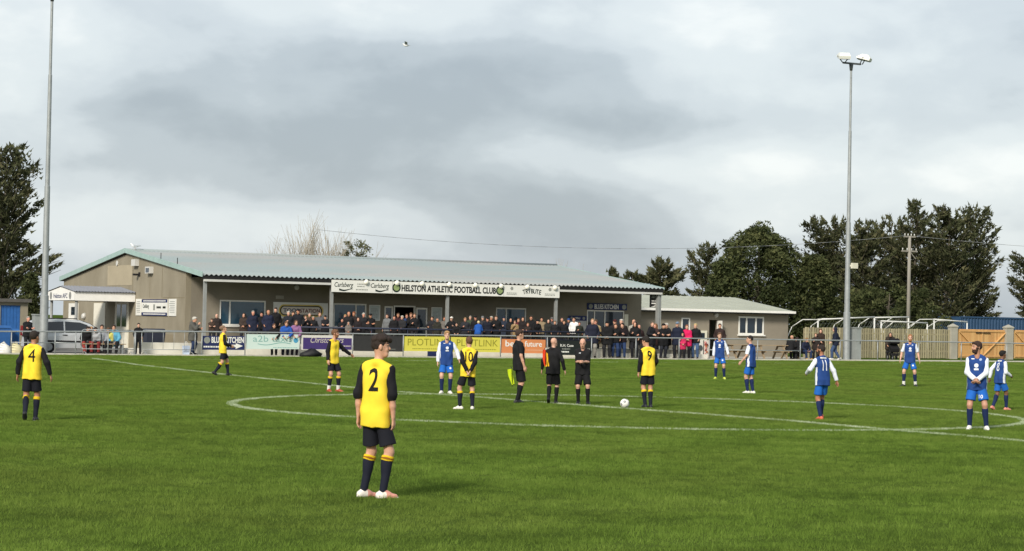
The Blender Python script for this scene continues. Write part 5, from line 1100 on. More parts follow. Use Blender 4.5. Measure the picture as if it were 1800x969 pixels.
def garment_top(J, lo, hi, vox, hem, sleeve, g=.016, one=True, collar=.0, build=1., belly=0., seed=0, rough=.004, hood=False):
    """jersey or coat; sleeve: 0 none, 1 = wrist, .5 = elbow. one=False leaves the sleeves to separate meshes"""
    out = []
    def sl(F, s, g, cuts=None):
        sh, el, wr = J['sh'+s], J['el'+s], J['wr'+s]; a = nrm(el-sh); T = J['T']; cuts = cuts or []
        if sleeve <= .5:
            e = sh+(el-sh)*min(1, sleeve*2); F.cone(sh+a*.01, e+a*.05, .042+g, .044+g, .03, cuts=[(a, a @ e)]+cuts)
        else:
            F.cone(sh+a*.01, el, .041+g, .039+g, .03, cuts=cuts); e = el+(wr-el)*min(1., (sleeve-.5)*2); b = nrm(wr-el); F.cone(el, e+b*.04, .040+g, .029+g*.9, .025, cuts=[(b, b @ e)])
    F = Field(lo, hi, vox); Rp = J['Rp']; hp = J['pel']+Rp @ [0, 0, hem]; nk = J['neck']+Rp @ [0, 0, .012+collar]
    up = Rp @ [0, 0, 1]; cuts = [(-up, -up @ hp)]
    torso(F, J, g, cuts=cuts, build=build, belly=belly)
    F.cone(J['hipL']+[.02, -.005, -.09], J['hipR']+[-.02, -.005, -.09], .104*build+g, .106*build+g, .04, cuts=cuts)
    for s, sx in (('L', -1), ('R', 1)): F.cone(J['chest']+J['T'] @ [sx*.06, -.006, 0], J['hip'+s]+[-sx*.012, -.008, -.22], .100*build+g, .112*build+g, .04, cuts=cuts)
    if hem < -.2: F.cone(J['hipL']+[0.0, 0, -.2], J['hipL'], .12+g, .12+g, .06, cuts=cuts); F.cone(J['hipR']+[0, 0, -.2], J['hipR'], .12+g, .12+g, .06, cuts=cuts)
    if collar: F.cone(J['neck']+[0, -.01, -.03], J['neck']+Rp @ [0, .0, .04+collar], .075, .072, .03)
    if hood: F.ell(J['neck']+J['T'] @ [0, -.085, .0], (.10, .06, .075), None, .03)
    if one:
        for s in 'LR': sl(F, s, g)
    n = nrm(Rp @ [0, .35, 1]); F.cut(n, n @ (J['neck']+Rp @ [0, .0, .034+collar]))
    F.wrinkle(rough*1.2, 27, seed); out.append(F.mesh('top'))
    if not one:
        for s in 'LR':
            G = Field(np.minimum(np.minimum(J['sh'+s], J['el'+s]), J['wr'+s])-.14, np.maximum(np.maximum(J['sh'+s], J['el'+s]), J['wr'+s])+.14, vox)
            sx = -1 if s == 'L' else 1; n = J['T'] @ nrm([-sx, 0, .8]); sl(G, s, g+.004, [(n, n @ (J['sh'+s]+J['T'] @ [-sx*.002, 0, 0]))]); G.wrinkle(rough, 34, seed+3); out.append(G.mesh('sleeve'))
    return out
def garment_legs(J, lo, hi, vox, length, g=.02, flare=.0, seed=0, top=.1, build=1.):
    """shorts or trousers; length: fraction of hip-knee (<=1) or 2 = ankle"""
    F = Field(lo, [hi[0], hi[1], J['pel'][2]+.22], vox); w = J['pel']+[0, 0, top]; cw = [((0, 0, 1), w[2])]
    F.cone(J['hipL']+[.01, -.008, -.01], J['hipR']+[-.01, -.008, -.01], .088*build+g*.7, .088*build+g*.7, .05, cw); F.cone(J['hipL']+[0.03, -.005, .07], J['hipR']+[-.03, -.005, .07], .078*build+g*.7, .078*build+g*.7, .05, cw)
    for s in 'LR':
        h, k, a = J['hip'+s], J['kn'+s], J['an'+s]; d = nrm(k-h)
        if length <= 1:
            e = h+(k-h)*length; F.cone(h+[-(-1 if s == 'L' else 1)*.008, 0, -.03], e+d*.08, .076*build+g, .076+g+flare, .03, cuts=[(d, d @ e)])
        else: F.cone(h+[0, 0, -.02], k, .088+g, .060+g, .04); d = nrm(a-k); e = a+d*.02; F.cone(k, e+d*.03, .060+g, .045+g, .04, cuts=[(d, d @ e)])
    F.wrinkle(.004, 28, seed); return F.mesh('legwear')
def leg_piece(J, s, vox, f0, f1, g, name):
    k, a = J['kn'+s], J['an'+s]; d = nrm(a-k); p0, p1 = k+(a-k)*f0, k+(a-k)*f1
    F = Field(np.minimum(k, a)-.12, np.maximum(k, a)+.12, vox); leg_sdf(F, J, s, g, cuts=[(-d, -d @ p0), (d, d @ p1)]); return F.mesh(name)
def shoe_mesh(J, s, vox, g=.008):
    a = J['an'+s]; F = Field(a-[.3, .3, .14], a+[.3, .3, .12], vox); foot_sdf(F, J, s, g); F.cut((0, 0, 1), a[2]+.03 if J['heel'+s] < 20 else a[2]+.05); return F.mesh('shoe')
SKINS = {}
def skin_mat(c):
    if c not in SKINS:
        m = mat('skin_'+c, c, .55, .10, 9., .05); b = m.node_tree.nodes['Principled BSDF']; b.inputs['Subsurface Weight'].default_value = .08; b.inputs['Subsurface Radius'].default_value = (.02, .008, .005); SKINS[c] = m
    return SKINS[c]
def cloth(c, rough=.85): return mat('cloth_'+c, c, rough, .08, 5., .06, spec=.25, bscale=25)
EYE = mat('eye_dark', '#2a211c', .4, .1); LIP = mat('lip', '#9b5a4f', .6, .1)
def face_paint(me, J, beard=None, brow=None):
    """second and third material slots: eyes and brows, mouth, beard"""
    co = np.zeros(len(me.polygons)*3); me.polygons.foreach_get('center', co); q = (co.reshape(-1, 3)-J['head']) @ J['H']; mi = np.zeros(len(q), np.int32)
    if beard:
        mi[(q[:, 1] > .01) & (q[:, 2] < -.042) & (q[:, 2] > -.14) & (np.abs(q[:, 0]) < .075) & ~((np.abs(q[:, 0]) < .018) & (np.abs(q[:, 2]+.055) < .006))] = 3
        mi[(np.abs(q[:, 0]) > .055) & (np.abs(q[:, 0]) < .085) & (q[:, 1] > 0.0) & (q[:, 1] < .05) & (q[:, 2] < .0) & (q[:, 2] > -.1)] = 3
    for sx in (-1, 1):
        mi[(((q[:, 0]-sx*.032)/.014)**2+((q[:, 2]-.012)/.007)**2 < 1) & (q[:, 1] > .04)] = 1
        mi[(((q[:, 0]-sx*.033)/.022)**2+((q[:, 2]-.036)/.006)**2 < 1) & (q[:, 1] > .04)] = 1
    mi[((q[:, 0]/.022)**2+((q[:, 2]+.054)/.006)**2 < 1) & (q[:, 1] > .06)] = 2
    me.polygons.foreach_set('material_index', mi)
def decal(shirt, me, M, dirv, off=.006, sub=.03):
    """wrap a flat mesh onto a garment: M places it in the person's frame, dirv is the way it is pressed on"""
    me.transform(M); bm = bmesh.new(); bm.from_mesh(me)
    for _ in range(4):
        lg = [e for e in bm.edges if e.calc_length() > sub]
        if not lg: break
        bmesh.ops.subdivide_edges(bm, edges=lg, cuts=1); bmesh.ops.triangulate(bm, faces=[f for f in bm.faces if len(f.verts) > 4])
    tree_ = BVHTree.FromPolygons([v.co for v in shirt.vertices], [tuple(p.vertices) for p in shirt.polygons]); dv = Vector(dirv).normalized()
    for v in bm.verts:
        h = tree_.ray_cast(v.co-dv*.5, dv)
        if h[0] is not None: v.co = h[0]-dv*off
    bm.to_mesh(me); bm.free(); return me
def disc(r, n=16):
    b = MB(); b.add([(0, 0, 0)]+[(r*math.cos(2*math.pi*i/n), r*math.sin(2*math.pi*i/n), 0) for i in range(n)], [(0, i+1, (i+1) % n+1) for i in range(n)]); return b.mesh('badge')
def rectm(w, h): return MB().add([(-w/2, -h/2, 0), (w/2, -h/2, 0), (w/2, h/2, 0), (-w/2, h/2, 0)], [(0, 1, 2, 3)]).mesh('print')
def text_flat(s, h, w=None, bold=0.):
    me = text_mesh(s, 1., 0., bold); co = np.zeros(len(me.vertices)*3); me.vertices.foreach_get('co', co); co = co.reshape(-1, 3); c = (co.max(0)+co.min(0))/2; e = np.ptp(co, axis=0)
    co -= c; co[:, 0] *= (w/e[0] if w else h/e[1]); co[:, 1] *= h/e[1]; co[:, 2] = 0; me.vertices.foreach_set('co', co.ravel()); me.update(); return me
BACK = Matrix.Rotation(R(90), 4, 'X'); FRONT = Matrix.Rotation(R(180), 4, 'Z') @ Matrix.Rotation(R(90), 4, 'X')
def spot(px, py, head, rel):
    """ground point under photo point, facing angle from 'rel' (0 = away from camera, 90 = to its right), height"""
    g = ground(px, py); az = math.atan2(g.x-CAMP.x, g.y-CAMP.y); D = (g-CAMP).dot(CF); return g, -(az+R(rel)), (py-head)*D/FPX
def footballer(label, px, py, head, rel, pose, kit, skin='#c69678', hair=('short', '#3a2a20'), vox=.012, number=None, boots='#dcd8d0', beard=None, group=None, sleeve=1., sockcut=.16, ankle=None, extra=None, seed=1):
    g, rz, h = spot(px, py, head, rel); s = h/1.79
    me, J, (lo, hi) = make_body(pose, vox)
    for m_ in (skin_mat(skin), EYE, LIP): me.materials.append(m_)
    me.materials.append(mat('beard_'+beard, beard, .9, .2) if beard else EYE)
    face_paint(me, J, beard)
    o = bpy.data.objects.new('person', me); C.objects.link(o); o.location = (g.x, g.y, g.z+.004); o.rotation_euler = (0, 0, rz); o.scale = (s*pose.get('wide', 1), s*pose.get('wide', 1), s); tag(o, label, 'person', group)
    def part(n_, m_, mt): 
        if m_: return link(n_, m_, mt, o)
    K = dict(yellow=('#efd03a', '#19181c', '#1b1c24', '#1b1e2b'), blue=('#24437f', '#dfe3ea', '#2263b8', '#1c2a50'), black=('#1a1a1c', '#1a1a1c', '#18181a', '#171719'))[kit]
    ga = garment_top(J, lo, hi, vox, pose.get('hem', -.12), sleeve, .013, one=(kit == 'black'), seed=seed, build=pose.get('build', .93), belly=pose.get('belly', 0.), rough=.0065)
    sh = part('shirt', ga[0], cloth(K[0]))
    if kit == 'blue':
        co = np.zeros(len(ga[0].polygons)*3); ga[0].polygons.foreach_get('center', co); no = np.zeros(len(ga[0].polygons)*3); ga[0].polygons.foreach_get('normal', no); c = co.reshape(-1, 3); nn_ = no.reshape(-1, 3) @ J['T']
        ga[0].materials.append(cloth(K[1])); mi = ((np.abs(nn_[:, 0]) > .95) & (c[:, 2] < J['chest'][2]-.05)).astype(np.int32); ga[0].polygons.foreach_set('material_index', mi)
    for sl_ in ga[1:]: part('sleeve', sl_, cloth(K[1]))
    st = part('shorts', garment_legs(J, lo, hi, vox, pose.get('shorts', .78), .014, .012, seed, top=pose.get('hem', -.12)+.015, build=pose.get('build', .93)), cloth(K[2]))
    for q in 'LR':
        so = part('sock', leg_piece(J, q, vox, sockcut, 1.06, .008, 'sock'), cloth(K[3]))
        if kit == 'yellow':
            link('sock_band', leg_piece(J, q, vox*.8, sockcut, sockcut+.10, .013, 'sock_band'), cloth('#d8b520'), so)
            if vox < .01: link('sock_stripe', leg_piece(J, q, vox*.6, sockcut+.04, sockcut+.065, .017, 'sock_stripe'), cloth('#8a5a1a'), so)
        if ankle: link('ankle_sock', leg_piece(J, q, vox*.8, .74, 1.05, .013, 'ankle_sock'), cloth(ankle), so)
        bt = part('boot', shoe_mesh(J, q, vox), mat('boot_'+boots, boots, .45, .12, 12))
        if pose.get('toecap'):
            bm_ = bt.data; co = np.zeros(len(bm_.polygons)*3); bm_.polygons.foreach_get('center', co); u_ = (co.reshape(-1, 3)-J['an'+q]) @ J['toe'+q]; bm_.materials.append(mat('boot_'+pose['toecap'], pose['toecap'], .45, .15, 14)); bm_.polygons.foreach_set('material_index', ((u_ > .035) | ((co.reshape(-1, 3)[:, 2] > J['an'+q][2]-.005) & (u_ > -.02))).astype(np.int32))
        an, td = J['an'+q], J['toe'+q]; hl = R(J['heel'+q])
        if hl < .1: G = Field(an-[.26, .26, .1], an+[.26, .26, .06], vox*.8); G.cone(an-td*.05-[0, 0, .068], an+td*.15-[0, 0, .068], .041, .037, .0, flat=((0, 0, 1), .3)); link('sole', G.mesh('sole'), mat('boot_sole', '#b9b4aa' if kit != 'black' else '#26262a', .6, .1), bt)
    if pose.get('sole'): pass
    if hair: part('hair', hair_mesh(J, hair[0], vox, seed), mat('hair_'+hair[1], hair[1], .8, .3, 40, .3))
    NUMC = cloth('#1a1a1a') if kit == 'yellow' else cloth('#e6e9ee'); pv = Vector(J['chest'])
    if number:
        zc = J['chest'][2]+.0; m_ = decal(ga[0], text_flat(number, .25, {'4': .14, '11': .115, '10': .19}.get(number, .12), .0 if number in '48' else .015), Matrix.Translation((pv.x, 0, zc)) @ BACK, (0, 1, 0)); link('number', m_, NUMC, sh)
        if kit == 'blue': link('name_bar', decal(ga[0], rectm(.17, .035), Matrix.Translation((pv.x, 0, zc+.17)) @ BACK, (0, 1, 0)), NUMC, sh)
    if kit == 'blue':
        for (x, z, kind) in ((-.0, .0, 'disc'), (.0, -.075, 'bar'), (-.075, .12, 'crest'), (.075, .13, 'logo')):
            m_ = disc(.042) if kind == 'disc' else (rectm(.09, .035) if kind == 'bar' else (disc(.028, 6) if kind == 'crest' else rectm(.06, .018)))
            link({'disc': 'sponsor_mark', 'bar': 'sponsor_line', 'crest': 'crest', 'logo': 'maker_mark'}[kind], decal(ga[0], m_, Matrix.Translation((pv.x+x, 0, J['chest'][2]+z)) @ FRONT, (0, -1, 0)), cloth('#9fb0cc') if kind == 'crest' else NUMC, sh)
        if not extra: link('shorts_badge', decal(st.data, disc(.03), Matrix.Translation((-.10, 0, J['pel'][2]-.2)) @ FRONT, (0, -1, 0)), NUMC, st)
    if kit == 'black': link('maker_mark', decal(ga[0], rectm(.05, .02), Matrix.Translation((pv.x+.07, 0, J['chest'][2]+.08)) @ FRONT, (0, -1, 0)), cloth('#c9ccd0'), sh)
    if extra: extra(o, J, ga[0], st)
    return o, J
# ---------------------------------------------------------------- players and officials
YG, BG, OG = 'players in yellow and black', 'players in blue and white', 'match officials in black'
footballer('player in yellow shirt number 2 standing closest with back to camera', 657, 875, 585, 22, dict(wide=.94, side=2, armL=(.055, .0, -.525), armR=(.06, .02, -.525), hyaw=60, twist=4, footL=(-.135, .02, .075), footR=(.125, -.03, .075), toeL=-40, toeR=62, hem=-.15, shorts=.82, build=.86, toecap='#cf9080'), 'yellow', '#c99a80', ('curly', '#2c211b'), .0075, '2', '#e3dcd2', sleeve=.62, group=YG, sockcut=.12)
footballer('player in yellow shirt number 4 walking away at the left edge', 54, 740, 579, 12, dict(side=2, twist=5, armL=(.12, .0, -.51), armR=(.20, .02, -.48), hyaw=28, footL=(-.07, -.22, .15), footR=(.075, .06, .075), heelL=48, toeR=5, hem=-.10), 'yellow', '#b07d62', ('short', '#2a221c'), .0115, '4', '#26262a', group=YG, seed=4, sockcut=.10)
footballer('player in yellow striding to the right in front of the kitchen board', 391, 660.5, 569.5, 78, dict(armL='fwd', armR='fwd', hyaw=5, hpitch=-18, footL=(-.06, .20, .08), footR=(.06, -.28, .12), heelR=30), 'yellow', '#c79a80', ('crop', '#7d644e'), .014, None, '#1e1e20', group=YG, seed=5)
footballer('player in yellow pointing with outstretched arm and red boots', 584, 689, 577, 140, dict(armR='hang', armL='point', hyaw=-38, twist=-12, footL=(-.17, .05, .075), footR=(.13, 0, .075), toeL=20, toeR=15, side=-3), 'yellow', '#c4937a', ('short', '#6a4a34'), .0135, None, '#a8452f', beard='#7a5138', ankle='#dddad2', group=YG, seed=6)
footballer('player in yellow shirt number 10 with hands clasped behind the back', 821, 720, 590, -4, dict(armL='behind', armR='behind', hyaw=-10, side=2, footL=(-.17, .05, .075), footR=(.12, -.08, .075), toeL=65, toeR=8), 'yellow', '#c99c84', ('short', '#5f4330'), .0125, '10', '#e3ded2', group=YG, seed=7)
footballer('player in yellow shirt number 9 standing beside the ball', 1138, 717, 589, -22, dict(side=-3, twist=-6, armL='hang', armR='swing', hyaw=-35, hpitch=14, footL=(-.06, 0, .075), footR=(.07, -.03, .075)), 'yellow', '#c08f74', ('short', '#221c18'), .0125, '9', '#1f2024', group=YG, seed=8)
FLAGY = cloth('#c3d922'); FLAGR = cloth('#d8401f'); STICK = mat('flag_stick', '#2a2a2a', .5, .1)
footballer('linesman in black with short sleeves standing sideways facing right', 911.5, 709, 577, 68, dict(side=-2, lean=-3, armL='hang', armR='hang', hyaw=2, footL=(-.10, .03, .075), footR=(.09, -.08, .075), toeL=15, shorts=.92, hem=-.13), 'black', '#c4967c', ('quiff', '#3a2a22'), .0125, None, '#17171a', sleeve=.42, group=OG, seed=9)
footballer('bald official in black with back to camera carrying a red and yellow flag', 971, 710, 592, 14, dict(armL='loose', armR='loose', hyaw=25, footL=(-.08, -.12, .13), footR=(.08, .04, .075), heelL=38, build=1.04, shorts=.92), 'black', '#cc9f88', None, .0125, None, '#17171a', group=OG, seed=10)
footballer('bald referee in black writing on a card held at the waist', 1023, 711.5, 592, 186, dict(armL='write', armR='write', hyaw=3, hpitch=26, footL=(-.16, .06, .075), footR=(.10, 0, .075), toeL=25, build=1.07, belly=.6, shorts=.92), 'black', '#cf9f88', None, .0125, None, '#17171a', sleeve=.45, group=OG, seed=11)
footballer('player in blue and white facing camera left of yellow number 10', 783.5, 692.5, 580, 172, dict(armL=(.17, .16, -.44), armR='hang', hyaw=4, footL=(-.11, .0, .075), footR=(.12, .03, .075), toeL=15, toeR=30), 'blue', '#cfa58c', ('short', '#a68157'), .0135, None, '#e6e2d8', group=BG, seed=12)
footballer('player in blue and white with yellow boots facing camera by the picnic tables', 1265, 667, 583, 182, dict(side=3, twist=8, hyaw=-14, armL='loose', armR='hang', footL=(-.17, 0, .075), footR=(.15, .02, .075), toeL=15, toeR=20), 'blue', '#caa088', ('short', '#5a4232'), .0145, None, '#cbd857', group=BG, seed=13)
footballer('dark haired player in blue half turned away looking left', 1318.5, 692, 588, -58, dict(side=3, twist=-8, lean=3, armL='swing', armR='hang', hyaw=-38, footL=(-.06, .05, .075), footR=(.07, -.06, .075)), 'blue', '#c79b83', ('quiff', '#1f1a18'), .0135, None, '#e1ded4', sleeve=.45, group=BG, seed=14)
footballer('player in blue shirt number 11 walking away with orange boots', 1444.5, 738, 604, -30, dict(lean=5, twist=-8, armL=(.10, .25, -.30), armR=(.19, -.08, -.49), hyaw=-38, footL=(-.06, -.05, .075), footR=(.07, .16, .10), heelR=25), 'blue', '#a87458', ('crop', '#2a211c'), .0125, '11', '#d9674a', group=BG, seed=15, beard='#3a2a22')
footballer('ginger bearded player in blue standing in front of the timber fence', 1598.5, 680, 586, 176, dict(armL='loose', armR='loose', footL=(-.20, 0, .075), footR=(.19, .02, .075), toeL=12, toeR=50), 'blue', '#cfa189', ('crop', '#9a6a45'), .014, None, '#1d1d20', sleeve=.45, beard='#a06a40', ankle='#e4e2dc', group=BG, seed=16)
def b10(o, J, sh, st): link('number', decal(st.data, text_flat('10', .075, .085, .02), Matrix.Translation((-.10, 0, J['pel'][2]-.25)) @ FRONT, (0, -1, 0), .009), cloth('#e6e9ee'), st)
footballer('bearded player in blue tugging at the shirt hem, nearest the right edge', 1716, 756, 597, 188, dict(armL='front', armR='front', hyaw=52, footL=(-.20, .02, .075), footR=(.13, .0, .075), toeL=22, toeR=5, twist=-4, build=1.03), 'blue', '#bd8d74', ('short', '#3a2820'), .0115, None, '#e9e6df', beard='#3a2820', group=BG, seed=17, extra=b10)
footballer('player in blue shirt number 8 walking away to the right behind the bearded player', 1757, 721.5, 613, 42, dict(lean=6, twist=8, armL='back', armR='fwd', hyaw=10, footL=(-.06, -.22, .11), footR=(.07, .20, .08), heelL=25), 'blue', '#7a5540', ('short', '#1b1715'), .0135, '8', '#d98a78', group=BG, seed=18)
# flags and ball
g, rz, h = spot(897, 709, 577, 0)
def flag(label, p0, p1, poly):
    """stick p0-p1 and a cloth that hangs from it, given in photo points at the same distance"""
    Y = g.y; P = lambda q: onY(q[0], q[1], Y); a, b_ = P(p0), P(p1); t = thing('assistant_flag', label, 'flag', tuple(b_)); MB().tube(a-b_, (0, 0, 0), .011, .011, 8).build('stick', STICK, t)
    for nm, pl_, mm in poly:
        n0 = 6; L_, R_ = [P(q)-b_ for q in pl_[0]], [P(q)-b_ for q in pl_[1]]; vs = []
        for i in range(n0+1):
            for j in range(5):
                u = i/n0*(len(L_)-1); k_ = min(int(u), len(L_)-2); l = L_[k_].lerp(L_[k_+1], u-k_); r_ = R_[k_].lerp(R_[k_+1], u-k_); v = l.lerp(r_, j/4); v = v+Vector((0, .025*math.sin(j*1.7+i*.6), 0)); vs.append(v)
        fs = [(i*5+j, i*5+j+1, i*5+j+6, i*5+j+5) for i in range(n0) for j in range(4)]; kk = len(vs); vs2 = vs+[v+Vector((0, .006, 0)) for v in vs]; MB().add(vs2, fs+[tuple(kk+i for i in reversed(f)) for f in fs], True).build(nm, mm, t)
flag('fluorescent yellow linesman flag held down at the standing linesman\'s side', (898.5, 645), (901, 679), [('cloth', [[(892, 650), (895, 662), (900, 677)], [(900.5, 648), (903, 664), (903.5, 675)]], FLAGY)])
g, rz, h = spot(971, 710.5, 577, 0); g.y -= .34
flag('red and yellow quartered flag tucked under the bald official\'s arm', (957.5, 612), (961, 648), [('red_cloth', [[(954.5, 614), (955, 630), (957, 644)], [(959.5, 616), (961, 630), (961, 642)]], FLAGR), ('yellow_cloth', [[(959.7, 617), (961.2, 630), (959, 645)], [(963, 624), (965, 634), (964.5, 644)]], cloth('#e8b42a'))])
g = ground(1098, 718.5); t = thing('football', 'white football on the centre spot', 'ball', (g.x, g.y, g.z+.012))
bm = bmesh.new(); bmesh.ops.create_icosphere(bm, subdivisions=3, radius=.112); me = bpy.data.meshes.new('shell'); bm.to_mesh(me); bm.free()
for p_ in me.polygons: p_.use_smooth = True
sh_ = link('shell', me, mat('ball_white', '#e9e7e0', .4, .03), t); sh_.location = (0, 0, .112)
for d_ in ((-.5, -.75, .43), (.55, -.8, .1), (.0, -.6, -.8), (.1, -.3, .95), (-.95, -.2, -.2)):
    d_ = Vector(d_).normalized(); me = disc(.035, 5); me.transform(d_.to_track_quat('Z', 'Y').to_matrix().to_4x4()); o = link('panel_mark', me, mat('ball_grey', '#6d6f72', .5, .1), sh_); o.location = d_*.1105
# ---------------------------------------------------------------- spectators: a few poses, each shared by several people, every person an object of its own
POSES = dict(
 pocket=dict(armL='pocket', armR='pocket'), crossed=dict(armL='crossed', armR='crossed'), cup=dict(armL='pocket', armR='cup'), lean=dict(armL='rail', armR='rail', lean=24, footL=(-.1, -.1, .075), footR=(.1, -.14, .075)),
 phone=dict(armL='cup', armR='phone', hpitch=12), hang=dict(armL='hang', armR='hang', hyaw=18), look=dict(armL='pocket', armR='hang', hyaw=-28), front=dict(armL='front', armR='front', hyaw=8), talk=dict(armL='cup', armR='wave', hyaw=30), stoop=dict(armL='fwd', armR='fwd', lean=34, hpitch=14, footL=(-.1, .0, .075), footR=(.1, -.2, .075)),
 sit=dict(armL='rail', armR='rail', lean=22, hipz=.52, hipy=-.2, footL=(-.14, .25, .075), footR=(.14, .22, .075)), sitb=dict(armL='front', armR='fwd', lean=30, hpitch=14, hyaw=-20, hipz=.52, hipy=-.2, footL=(-.16, .2, .075), footR=(.12, .3, .075)), walk=dict(armL='swing', armR='back', footL=(-.06, .16, .08), footR=(.06, -.2, .1), heelR=25))
LIB = {}
def spec_lib(pose, top):
    """top: 'coat' long, 'jacket' hip length with hood or collar, 'jumper' bare forearm-free top"""
    k = (pose, top)
    if k in LIB: return LIB[k]
    p = dict(POSES[pose]); p['build'] = 1.08; vox = .021; me, J, (lo, hi) = make_body(p, vox); face_paint(me, J)
    hem, g, col, hood = dict(coat=(-.27, .034, .035, True), jacket=(-.13, .030, .035, False), jumper=(-.10, .020, .0, False))[top]
    ga = garment_top(J, lo, hi, vox, hem, .97, g, True, col, 1.06, .35, len(LIB), .006, hood)[0]
    le = garment_legs(J, lo, hi, vox, 2, .016, 0, len(LIB), top=hem+.05); sh = [shoe_mesh(J, s, .017, .012) for s in 'LR']
    LIB[k] = (me, ga, le, sh, J, {}); return LIB[k]
def slot(o, m, i=0):
    if len(o.data.materials) <= i:
        while len(o.data.materials) <= i: o.data.materials.append(None)
    o.material_slots[i].link = 'OBJECT'; o.material_slots[i].material = m
def spectator(label, X, Y, Z, head, rel, pose, top, coat, legs='#23252c', hat=None, skin='#c6957b', shoes='#26231f', group='spectators by the clubhouse', h=None, zcol=None):
    """X: photo column; head: photo row of the top of the head (sets the height) unless h is given"""
    x = Xat(X, Y); me, ga, le, sh, J, hc = spec_lib(pose, top)
    if h is None:
        tz = onY(X, head, Y).z-Z; ref = J['head'][2]+.125; sc_ = min(max(tz/ref, .62), 1.12)
    else: sc_ = h/1.79
    az = math.atan2(x-CAMP.x, Y-CAMP.y)
    o = bpy.data.objects.new('person', me); C.objects.link(o); o.location = (x, Y, Z); o.rotation_euler = (0, 0, -(az+R(rel))); wd = random.uniform(1.02, 1.16); o.scale = (sc_*wd, sc_*wd, sc_)
    tag(o, label, 'person', group); slot(o, skin_mat(skin)); slot(o, EYE, 1); slot(o, LIP, 2); slot(o, EYE, 3)
    def pt(n, m_, mt): q = bpy.data.objects.new(n, m_); C.objects.link(q); q.parent = o; slot(q, mt); return q
    pt('coat' if top == 'coat' else ('jacket' if top == 'jacket' else 'jumper'), ga, cloth(coat)); pt('trousers', le, cloth(legs))
    for s_ in sh: pt('shoe', s_, mat('shoe_'+shoes, shoes, .6, .1))
    if hat:
        st, c = hat
        if st not in hc: hc[st] = hair_mesh(J, st, .017, 3)
        pt(dict(cap='cap', beanie='woolly_hat', hood='hood').get(st, 'hair'), hc[st], mat('hair_'+c, c, .85, .25, 40, .3) if st not in ('cap', 'beanie', 'hood') else cloth(c))
    return o
def gp(px, Y): x = Xat(px, Y); return gz(x, Y)+PZ
BK, NV, BR, GY, GN = '#1c1b1d', '#1d2233', '#3a2f28', '#4a4a4b', '#2b3028'
DH, MH, WH, LH, GH = ('short', '#2b211b'), ('short', '#5a4331'), ('short', '#b9b4aa'), ('short', '#a6875c'), ('crop', '#8a857c')
T1, T2, T3 = 51.15, 51.9, 52.8
